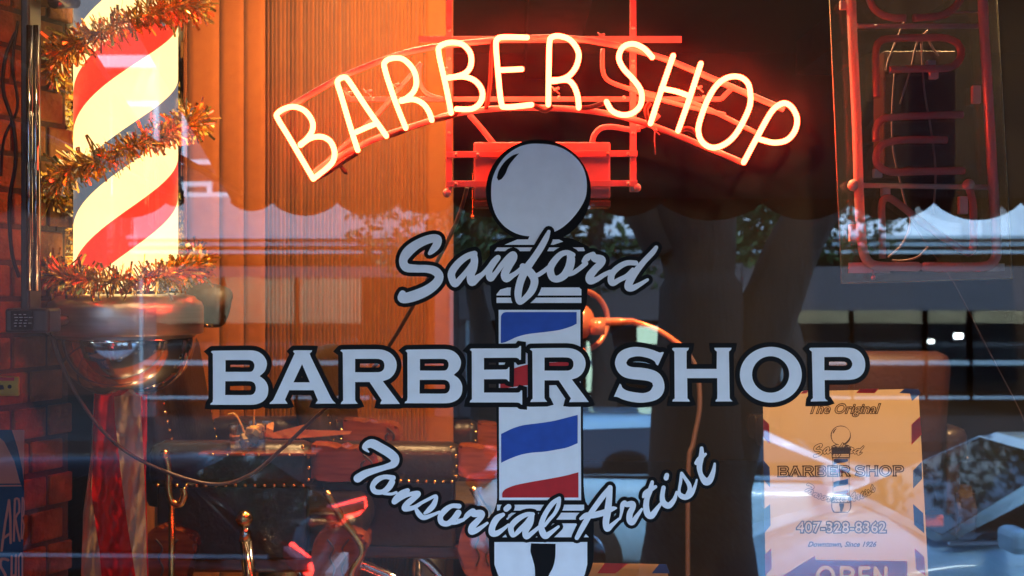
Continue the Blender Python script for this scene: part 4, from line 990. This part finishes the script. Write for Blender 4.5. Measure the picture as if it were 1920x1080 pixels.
bm = B(); tube(bm, catmull([P(1280, 650, ys), P(1305, 690, ys), P(1312, 760, ys), P(1300, 830, ys), P(1290, 900, ys), Vector((P(1290, 900, ys).x, ys, FZ + .04))], 8), .008, 10)
obj('hose', bm, M['cord'], st)
bm = B(); lathe(bm, [(0, 0), (.2, 0), (.2, .02), (.05, .045), (0, .045)], (P(1290, 900, ys).x, ys, FZ), 24); obj('foot', bm, M['dark_metal'], st)
# ------------------------------------------------------------------ the street, seen mirrored in the pane
M['asphalt'] = mat("asphalt", (.022, .022, .024), .95, spec=.1, vary=.3, vscale=3, bump=.3)
M['concrete'] = mat("concrete_paving", (.42, .41, .40), .8, vary=.25, vscale=4, bump=.2)
bm = B(); box2(bm, (-60, -90, -.5), (60, 40, 0)); tag(obj('street', bm, M['asphalt']), kind='structure')
bm = B(); box2(bm, (-30, -3.3, -.01), (30, -.12, .6)); tag(obj('pavement', bm, M['concrete']), kind='structure')
bm = B(); box2(bm, (-30, -3.52, -.01), (30, -3.303, .62), bev=.02); tag(obj('kerb', bm, M['concrete']), kind='structure')
bm = B(); box2(bm, (-40, -40, -.01), (40, -14.5, .14)); tag(obj('far_pavement', bm, M['asphalt']), kind='structure')
bm = B()
for i in range(9): box2(bm, (-24 + i * 6, -9.35, .0), (-21 + i * 6, -9.25, .004))
tag(obj('road_marking', bm, mat("road_paint", (.7, .55, .1), .6)), kind='structure')

# awning over the window with a scalloped valance
M['canvas'] = mat("dark_red_canvas", (.055, .018, .014), .85, vary=.2, bump=.2, bscale=200)
yA = -2.4; dvA = D - yA
def awning(xa, xb, label, peaks):
    t = thing('awning', ((xa + xb) / 2, -1.2, 3.0), label, 'awning', 'canvas awnings over the pavement')
    zb = ZC + (540 - 372) / F * dvA
    bm = B(); poly = [(-.125, 3.62), (yA, zb + .03), (yA, zb), (-.125, 3.58)]
    prism(bm, [(a, b) for a, b in poly], lambda y, z, x: Vector((x, y, z)), xa, xb); obj('canvas_top', bm, M['canvas'], t)
    bm = B(); pts = []
    xs = [xa] + [p for p in peaks if xa < p < xb] + [xb]
    for a, b in zip(xs, xs[1:]):
        sag = min(.072, (b - a) * .2)
        for i in range(12):
            u = i / 12; pts.append((a + (b - a) * u, zb - .018 - sag * math.sin(math.pi * u) ** .75))
    pts.append((xb, zb - .018)); pts += [(xb, zb + .01), (xa, zb + .01)]
    prism(bm, pts, lambda x, z, y: Vector((x, y, z)), yA - .002, yA - .006); obj('valance', bm, M['canvas'], t)
    bm = B()
    for x in (xa + .05, xb - .05): tube(bm, [(x, -.12, 2.9), (x, yA + .02, zb + .02)], .012, 8)
    tube(bm, [(xa, yA + .02, zb + .02), (xb, yA + .02, zb + .02)], .012, 8); obj('awning_frame', bm, M['dark_metal'], t)
pk = [(p - 960) / F * dvA for p in (510, 632, 746, 850, 985, 1110, 1238, 1430, 1592, 1752, 1915)]
pk += [pk[-1] + .3 * i for i in range(1, 12)]
awning((432 - 960) / F * dvA, 6.0, 'long dark red scalloped awning over the barber shop window', pk)
awning(-8, (345 - 960) / F * dvA, 'shorter dark red awning over the neighbouring shop on the left', [-8 + .3 * i for i in range(40)])

# trees at the kerb
M['bark'] = mat("grey_brown_bark", (.022, .016, .015), .95, bump=1.0, bscale=12, vary=.5, vscale=10, stretch=(3, 3, .6))
M['leaf'] = mat("oak_leaves", (.055, .10, .028), .6, vary=.4, vscale=3)
M['leaf2'] = mat("dark_oak_leaves", (.035, .065, .022), .6, vary=.4, vscale=3)
def crown(name, centers, n, size, seed, parent, sx=1):
    r = random.Random(seed); bm = B()
    for i in range(n):
        c, rr = centers[r.randrange(len(centers))]
        d = Vector((r.gauss(0, 1), r.gauss(0, 1), r.gauss(0, 1))).normalized() * rr * r.uniform(.35, 1.05) ** .6
        d.z *= .65; p = Vector(c) + d
        a = Vector((r.gauss(0, 1), r.gauss(0, 1), r.gauss(0, 1))).normalized() * size * r.uniform(.6, 1.3); b = a.orthogonal().normalized() * a.length * .5
        f = bm.faces.new([bm.verts.new(p - a), bm.verts.new(p + b), bm.verts.new(p + a), bm.verts.new(p - b)]); f.material_index = r.random() < .5
    return obj(name, bm, [M['leaf'], M['leaf2']], parent)
dvT = 6.0
tz_ = .0
oak = thing('oak_tree', Q(1312, 540, dvT) * 1, 'thick forked oak trunk at the kerb opposite the lettering, mirrored dark in the pane', 'tree')
oak.location.z = 0
def qv(px, py, dv=dvT): return Q(px, py, dv)
bm = B(); sc = dvT / F
tube(bm, catmull([qv(1306, 1420), qv(1308, 1180), qv(1310, 1000), qv(1312, 800), qv(1316, 640), qv(1312, 520), qv(1305, 440), qv(1295, 360), qv(1280, 180)], 6), [sc * r for r in [150 - 4.0 * i if i < 12 else (100 - (i - 12) * 1.2 if i < 24 else 84 - (i - 24) * 1.4 if i < 30 else 66 + (i - 30) * 1.5) for i in range(49)]], 20)
tube(bm, catmull([qv(1335, 940), qv(1375, 770), qv(1415, 650), qv(1450, 560), qv(1490, 460), qv(1545, 370), qv(1640, 260)], 6), [sc * r for r in [70 - i * .8 for i in range(37)]], 14)
tube(bm, catmull([qv(1255, 470), qv(1215, 400), qv(1160, 330), qv(1050, 240)], 6), [sc * r for r in [48 - i for i in range(19)]], 12)
obj('trunk', bm, M['bark'], oak, True)
cz = oak.location
crown('crown', [((cz.x + a, cz.y + b, c), 1.6) for a, b, c in ((-2.5, .2, 5.9), (-1, -1.2, 6.6), (.6, .2, 6.2), (2, -1, 5.8), (3.2, .3, 6.3), (0, -2.2, 5.5))], 9000, .09, 1, oak)
def far_tree(px, dv, h, w_, seed, label):
    p = Q(px, 540, dv); t = thing('oak_tree', (p.x, p.y, 0), label, 'tree', 'trees across the street')
    bm = B(); tube(bm, catmull([(p.x, p.y, 0), (p.x + .1, p.y, h * .25), (p.x - .1, p.y, h * .5), (p.x + .2, p.y, h * .8)], 4), [.22 - i * .012 for i in range(13)], 10); obj('trunk', bm, M['bark'], t, True)
    r = random.Random(seed)
    crown('crown', [((p.x + r.uniform(-w_, w_), p.y + r.uniform(-1, 1), h * r.uniform(.55, .95)), h * .2) for _ in range(9)], 5200, .075, seed, t)
far_tree(1120, 15.5, 5.2, 1.5, 3, 'bushy street tree across the road, behind the silver globe')
far_tree(1480, 15.0, 5.0, 1.4, 4, 'bushy street tree across the road, seen between the forks of the oak')
far_tree(900, 17.0, 5.4, 1.3, 5, 'smaller street tree across the road, left of the globe')

# buildings across the street
M['wall_white'] = mat("white_painted_stucco", (.70, .74, .78), .8, vary=.12, vscale=2)
M['wall_dark'] = mat("charcoal_fascia", (.05, .045, .055), .7, vary=.2)
M['brick_far'] = mat("red_brick_far", (.045, .016, .013), .9, vary=.3, vscale=8)
M['trim'] = mat("pale_window_trim", (.62, .60, .60), .6); M['steelblue'] = mat("grey_blue_aluminium", (.22, .28, .33), .4, .3)
M['dglass'] = mat("dark_shop_glass", (.012, .013, .016), .06); M['dim'] = mat("dim_shop_interior", (.03, .03, .03), .8, vary=.6, vscale=2)
dvB = 20.
def qb(px, py, dv=dvB): return Q(px, py, dv)
def store(name, xa, xb, label, wallm, top, mull, lamps, py0=450, py1=500, py2=582, band=True, upper=()):
    a = qb(xa, 540); b = qb(xb, 540); y = a.y; zf = lambda py: ZC - (py - 540) / F * dvB
    t = thing(name, ((a.x + b.x) / 2, y, 0), label, 'building', 'shop buildings across the street')
    bm = B(); box2(bm, (a.x, y - 8, zf(py0)), (b.x, y, top)); obj('wall', bm, wallm, t)
    for xe in (a.x, b.x - .4): bm = B(); box2(bm, (xe, y - 8, .14), (xe + .4, y - .002, zf(py0))); obj('pier', bm, M['wall_dark'], t)
    bm = B(); box2(bm, (a.x, y - .05, zf(py2)), (b.x, y + .10, zf(py1))); obj('fascia', bm, M['wall_dark'], t)
    bm = B()
    for i, (p0, p1, o) in enumerate(((443, 449, .35), (455, 462, .25), (470, 476, .2))): box2(bm, (a.x, y - .04, zf(p1)), (b.x, y + o, zf(p0)))
    obj('cornice', bm, M['steelblue'], t)
    bm = B(); box2(bm, (a.x + .4, y - 5, .14), (b.x - .4, y - 4.9, zf(py0))); obj('shop_backdrop_wall', bm, M['dim'], t).name = 'inner_wall'
    for m0 in range(len(mull) - 1):
        x0, x1 = qb(mull[m0], 540).x, qb(mull[m0 + 1], 540).x
        bm = B(); w_ = .06
        for x in (x0, x1): box2(bm, (x - w_ * .999, y - .03, .5), (x - .001, y + .06, zf(py2)))
        box2(bm, (x0, y - .028, zf(684)), (x1 - w_, y + .055, zf(676))); box2(bm, (x0, y - .028, .45), (x1 - w_, y + .055, .5))
        fr_ = obj('shop_window', bm, M['steelblue'], t)
        bm = B(); bm.faces.new([bm.verts.new(v) for v in ((x0, y - .02, .5), (x1 - w_, y - .02, .5), (x1 - w_, y - .02, zf(py2)), (x0, y - .02, zf(py2)))]); obj('window_glass', bm, clear("far_glass", (.5, .5, .52), refl=.06) if 'fg' not in M else M['fg'], fr_)
    for (lx, ly, r) in lamps:
        p = qb(lx, ly, dvB + 2); bm = B(); box(bm, p, (r * 2.6, .1, r * 1.5), bev=r * .5); o = obj('lamp', bm, M['lampw'], t)
    for (p0, q0, p1, q1) in upper:
        u, v = qb(p0, q0), qb(p1, q1)
        bm = B(); box2(bm, (u.x, y - .02, v.z), (v.x, y + .02, u.z)); wn = obj('window', bm, M['dglass'], t)
        bm = B()
        for k in (-.05, .0): pass
        box2(bm, (u.x - .12, y, v.z - .1), (u.x, y + .06, u.z + .1)); box2(bm, (v.x, y, v.z - .1), (v.x + .12, y + .06, u.z + .1)); box2(bm, (u.x, y + .001, u.z), (v.x, y + .059, u.z + .1)); box2(bm, (u.x, y + .001, v.z - .1), (v.x, y + .059, v.z)); box2(bm, (u.x, y + .021, (u.z + v.z) / 2 - .03), (v.x, y + .05, (u.z + v.z) / 2 + .03))
        obj('window_frame', bm, M['trim'], wn)
    return t
M['fg'] = clear("far_shop_glass", (.55, .56, .6), refl=.05)
M['lampw'] = emis("shop_lamp", (1, .97, .9), 9); M['lampy'] = emis("lit_shop_window", (1, .72, .35), 4)
store('shop_building', 1390, 2300, 'white-fronted shop with charcoal fascia and lit ceiling lamps, across the street at the right', M['wall_white'], 7.5, [1470, 1600, 1738, 1822, 1935, 2060, 2200], [(1745, 640, .045), (1797, 630, .07), ])
far2 = store('shop_building', 860, 1388, 'grey shop with greenish lit windows across the street behind the parked silver car', M['wall_white'], 6.5, [880, 1010, 1120, 1145, 1260, 1380], [(1190, 745, .03)], py1=480, py2=600)
far3 = store('shop_building', 250, 858, 'low pink-grey shop with pale cornice lines across the street, left of the emblem', mat('pinkish_stucco', (.32, .28, .29), .8, vary=.1), 4.0, [270, 420, 560, 700, 850], [], py1=500, py2=520)
bm = B(); p = qb(1128, 700, 19.98 + 2); a = qb(1145, 690, dvB + .2)
for (x0, y0, x1, y1, mm, nm) in ((1146, 702, 1168, 735, M['lampy'], 'lit_sign'), (1100, 640, 1140, 735, None, 'blind'), (1195, 612, 1262, 645, None, 'blind')):
    u, v = qb(x0, y0, dvB + .6), qb(x1, y1, dvB + .6); bm = B(); box2(bm, (u.x, u.y - .03, v.z), (v.x, u.y, u.z))
    obj(nm, bm, mm or emis("pale_green_lit_blind", (.55, .7, .5), 1.2), far2)
# tall red-brick building beyond the left awning gap
dvC = 24.
bk2 = thing('brick_building', (qb(300, 540, dvC).x, D - dvC, 0), 'tall red-brick building with white window frames, mirrored at the upper left', 'building', 'shop buildings across the street')
u, v = qb(-500, 540, dvC), qb(428, 540, dvC)
bm = B(); box2(bm, (u.x, D - dvC - 8, .14), (v.x, D - dvC, 9.5)); obj('wall', bm, M['brick_far'], bk2)
bm = B(); box2(bm, (u.x - .1, D - dvC, 7.0), (v.x + .15, D - dvC + .3, 7.25)); box2(bm, (u.x, D - dvC, 4.2), (v.x + .05, D - dvC + .2, 4.4)); obj('cornice', bm, M['trim'], bk2)
for (p0, q0, p1, q1) in ((352, 200, 396, 300), (240, 200, 290, 300), (120, 200, 170, 300), (0, 200, 50, 300), (355, 60, 380, 80), (400, 55, 420, 80), (352, 350, 390, 390)):
    a, b = qb(p0, q0, dvC), qb(p1, q1, dvC); y = D - dvC
    bm = B(); box2(bm, (a.x, y, b.z), (b.x, y + .02, a.z)); wn = obj('window', bm, M['dglass'] if q0 > 100 else M['trim'], bk2)
    bm = B(); box2(bm, (a.x - .1, y, b.z - .1), (a.x, y + .08, a.z + .1)); box2(bm, (b.x, y, b.z - .1), (b.x + .1, y + .08, a.z + .1)); box2(bm, (a.x, y + .001, a.z), (b.x, y + .079, a.z + .1)); box2(bm, (a.x, y + .001, b.z - .1), (b.x, y + .079, b.z)); obj('window_frame', bm, M['trim'], wn)

# ------------------------------------------------------------------ cars
def paint(name, c, rough=.28, metal=.3): return mat(name, c, rough, metal, coat=1)
M['tyre'] = mat("tyre", (.02, .02, .02), .8); M['cglass'] = mat("car_glass", (.01, .012, .014), .04, spec=.8)
M['tail'] = mat("tail_lamp", (.5, .01, .01), .2, emit=(1, .03, .02), es=3); M['head'] = mat("head_lamp", (.8, .8, .82), .1, .4)
def car(label, loc, rz, m, L=4.5, W=1.82, H=1.45, kind='sedan', tail_lit=False):
    t = thing('parked_car', loc, label, 'car', 'cars parked along the kerb', rz); mw = MW(t)
    def part(nm, bm, mm, par=None, smooth=False):
        bm.transform(mw); return obj(nm, bm, mm, par or t, smooth)
    h = L / 2; hb = .62 * H + .02
    if kind == 'suv': prof = [(-h, .78), (-h + .06, .98), (-h + .3, 1.03), (-.6, 1.02), (.5, 1.0), (1.0, .98), (h - .5, .88), (h - .1, .74), (h, .6)]
    else: prof = [(-h, .72), (-h + .08, .90), (-h + .5, .96), (-.9, .96), (0, .93), (.8, .92), (h - .5, .80), (h - .12, .68), (h, .56)]
    prof = catmull([Vector((a, b, 0)) for a, b in prof], 3)
    bm = B(); rings = []
    for q in prof:
        x, z = q.x, q.y; e = abs(x) / h; w_ = W / 2 * (1 - .16 * e ** 5); lo = .22 + .12 * e ** 8
        ring = [(0, lo), (w_ * .9, lo), (w_ * .985, lo + .10), (w_, lo + .28), (w_ * .985, z - .16), (w_ * .93, z - .05), (w_ * .80, z), (0, z + .035)]
        ring = ring + [(-a, b) for a, b in ring[-2:0:-1]]
        rings.append([bm.verts.new((x, a, b)) for a, b in ring])
    n = len(rings[0])
    for a, b in zip(rings, rings[1:]):
        for k in range(n): bm.faces.new((a[k], a[(k + 1) % n], b[(k + 1) % n], b[k])).smooth = True
    bm.faces.new(rings[0]); bm.faces.new(rings[-1][::-1])
    body = part('body', bm, m)
    # cabin
    if kind == 'suv': base = (-h + .12, 1.15); rf = (-h + .42, .25)
    elif kind == 'hatch': base = (-h + .15, 1.05); rf = (-h + .75, .15)
    else: base = (-1.55, 1.05); rf = (-.95, .10)
    zb_ = .93 if kind != 'suv' else 1.0
    wb, wr = W / 2 * .90, W / 2 * .70
    A = [Vector((base[0], -wb, zb_)), Vector((base[1], -wb, zb_)), Vector((base[1], wb, zb_)), Vector((base[0], wb, zb_))]
    T_ = [Vector((rf[0], -wr, H - .03)), Vector((rf[1], -wr, H - .03)), Vector((rf[1], wr, H - .03)), Vector((rf[0], wr, H - .03))]
    bm = B()
    av = [bm.verts.new(v) for v in A]; tv = [bm.verts.new(v) for v in T_]
    for k in range(4): bm.faces.new((av[k], av[(k + 1) % 4], tv[(k + 1) % 4], tv[k]))
    bm.faces.new(tv); bm.faces.new(av[::-1])
    bmesh.ops.bevel(bm, geom=[e for e in bm.edges if e.verts[0].co.z + e.verts[1].co.z > 2 * zb_ + .05], offset=.06, segments=3, affect='EDGES')
    for f in bm.faces: f.smooth = True
    part('roof', bm, m)
    def pan(nm, quad, inset=.07, n_=None):
        c = sum(quad, Vector()) / len(quad); nn = (quad[1] - quad[0]).cross(quad[-1] - quad[0]).normalized()
        if nn.dot(c - Vector((0, 0, .9))) < 0: nn = -nn
        q = [v + (c - v).normalized() * inset for v in quad]
        bm = B(); a = [bm.verts.new(v + nn * .006) for v in q]; b = [bm.verts.new(v - nn * .004) for v in q]
        bm.faces.new(a); bm.faces.new(b[::-1])
        for k in range(len(q)): bm.faces.new((a[k], a[(k + 1) % len(q)], b[(k + 1) % len(q)], b[k]))
        part(nm, bm, M['cglass'])
    pan('rear_window', [A[3], A[0], T_[0], T_[3]], .12); pan('windscreen', [A[1], A[2], T_[2], T_[1]], .12)
    for s in (0, 1):
        p = [A[0], A[1], T_[1], T_[0]] if s == 0 else [A[3], A[2], T_[2], T_[3]]
        mid = .5; mb = p[0].lerp(p[1], .48); mt = p[3].lerp(p[2], .5)
        pan('side_window', [p[0], mb, mt, p[3]], .08); pan('side_window', [mb, p[1], p[2], mt], .08)
    for sx_ in (-1, 1):
        for sy_ in (-1, 1):
            cx = sx_ * (h - .82); cy = sy_ * (W / 2 - .10)
            bm = B(); lathe(bm, [(.0, -.11), (.30, -.11), (.335, -.08), (.335, .08), (.30, .12), (.0, .12)] if sy_ > 0 else [(.0, .11), (.30, .11), (.335, .08), (.335, -.08), (.30, -.12), (.0, -.12)], (cx, cy, .335), 28, axis='y'); wl = part('wheel', bm, M['tyre'])
            bm = B(); lathe(bm, [(.0, sy_ * .135), (.07, sy_ * .13), (.19, sy_ * .125), (.215, sy_ * .11), (0, sy_ * .10)], (cx, cy, .335), 20, axis='y'); part('rim', bm, M['chrome'], wl)
    for s in (-1, 1):
        bm = B(); box(bm, (h - .10, s * W * .36, .62), (.22, .34, .13), Matrix.Rotation(s * -.3, 3, 'Z'), bev=.03); part('headlight', bm, M['head'])
        bm = B(); rr = Matrix.Rotation(s * .5, 3, 'Z'); cc = Vector((-h + .07, s * W * .40, .90))
        tube(bm, [cc + rr @ Vector(v) for v in ((-.03, -.2, -.02), (-.03, -.17, -.055), (-.03, .12, -.055), (-.03, .2, -.01), (-.03, .19, .04), (-.03, -.15, .03))], .014, 8, True)
        box(bm, cc, (.10, .36, .08), rr, mat=1, bev=.02); part('tail_light', bm, [M['tail'] if tail_lit else M['vinyl_red'], M['vinyl_red']])
        bm = B(); box(bm, (base[1] - .35, s * (W / 2 + .08), zb_ + .06), (.13, .20, .14), bev=.04); part('wing_mirror', bm, m)
        bm = B(); box(bm, (base[1] - 1.15, s * (W / 2 - .005), .80), (.16, .03, .03), bev=.008); part('door_handle', bm, M['chrome'])
        if kind == 'suv':
            bm = B(); tube(bm, catmull([(rf[0] + .1, s * wr * .92, H + .0), (rf[0] + .2, s * wr * .92, H + .05), (rf[1] - .3, s * wr * .92, H + .05), (rf[1] - .15, s * wr * .92, H + .0)], 4), .014, 8); part('roof_rail', bm, M['chrome'])
        bm = B(); box(bm, ((base[0] + base[1]) / 2, s * (wb + .003), zb_ + .005), (base[1] - base[0] - .1, .016, .022)); part('window_trim', bm, M['chrome'])
    bm = B(); box2(bm, (-h - .04, -W * .42, .34), (-h + .1, W * .42, .54), bev=.04); part('bumper', bm, m)
    bm = B(); box2(bm, (-h - .046, -.26, .60), (-h + .02, .26, .71), bev=.006); part('number_plate', bm, M['white_plastic'])
    return t
# dark SUV at the kerb, silver car beyond it, blue-grey saloon at the right
car('black estate car with a glowing red tail light, parked side-on at the left', (-3.3, -4.9, 0), rad(180 + 2), mat("black_car_paint", (.004, .004, .005), .2, 0, spec=.14), L=4.4, H=1.40, kind='hatch', tail_lit=True)
car('silver-blue car parked behind the oak trunk', (Q(1330, 540, 8.0).x + .36, D - 9.6, 0), rad(3), paint("silver_blue_paint", (.50, .78, .95), .35, 0), L=4.0, H=1.36, kind='hatch')
car('pale blue saloon with wing mirror, parked at the right edge', (3.46, -5.2, 0), rad(177), paint("pale_blue_paint", (.40, .66, .82), .35, 0), L=4.05, H=1.42)
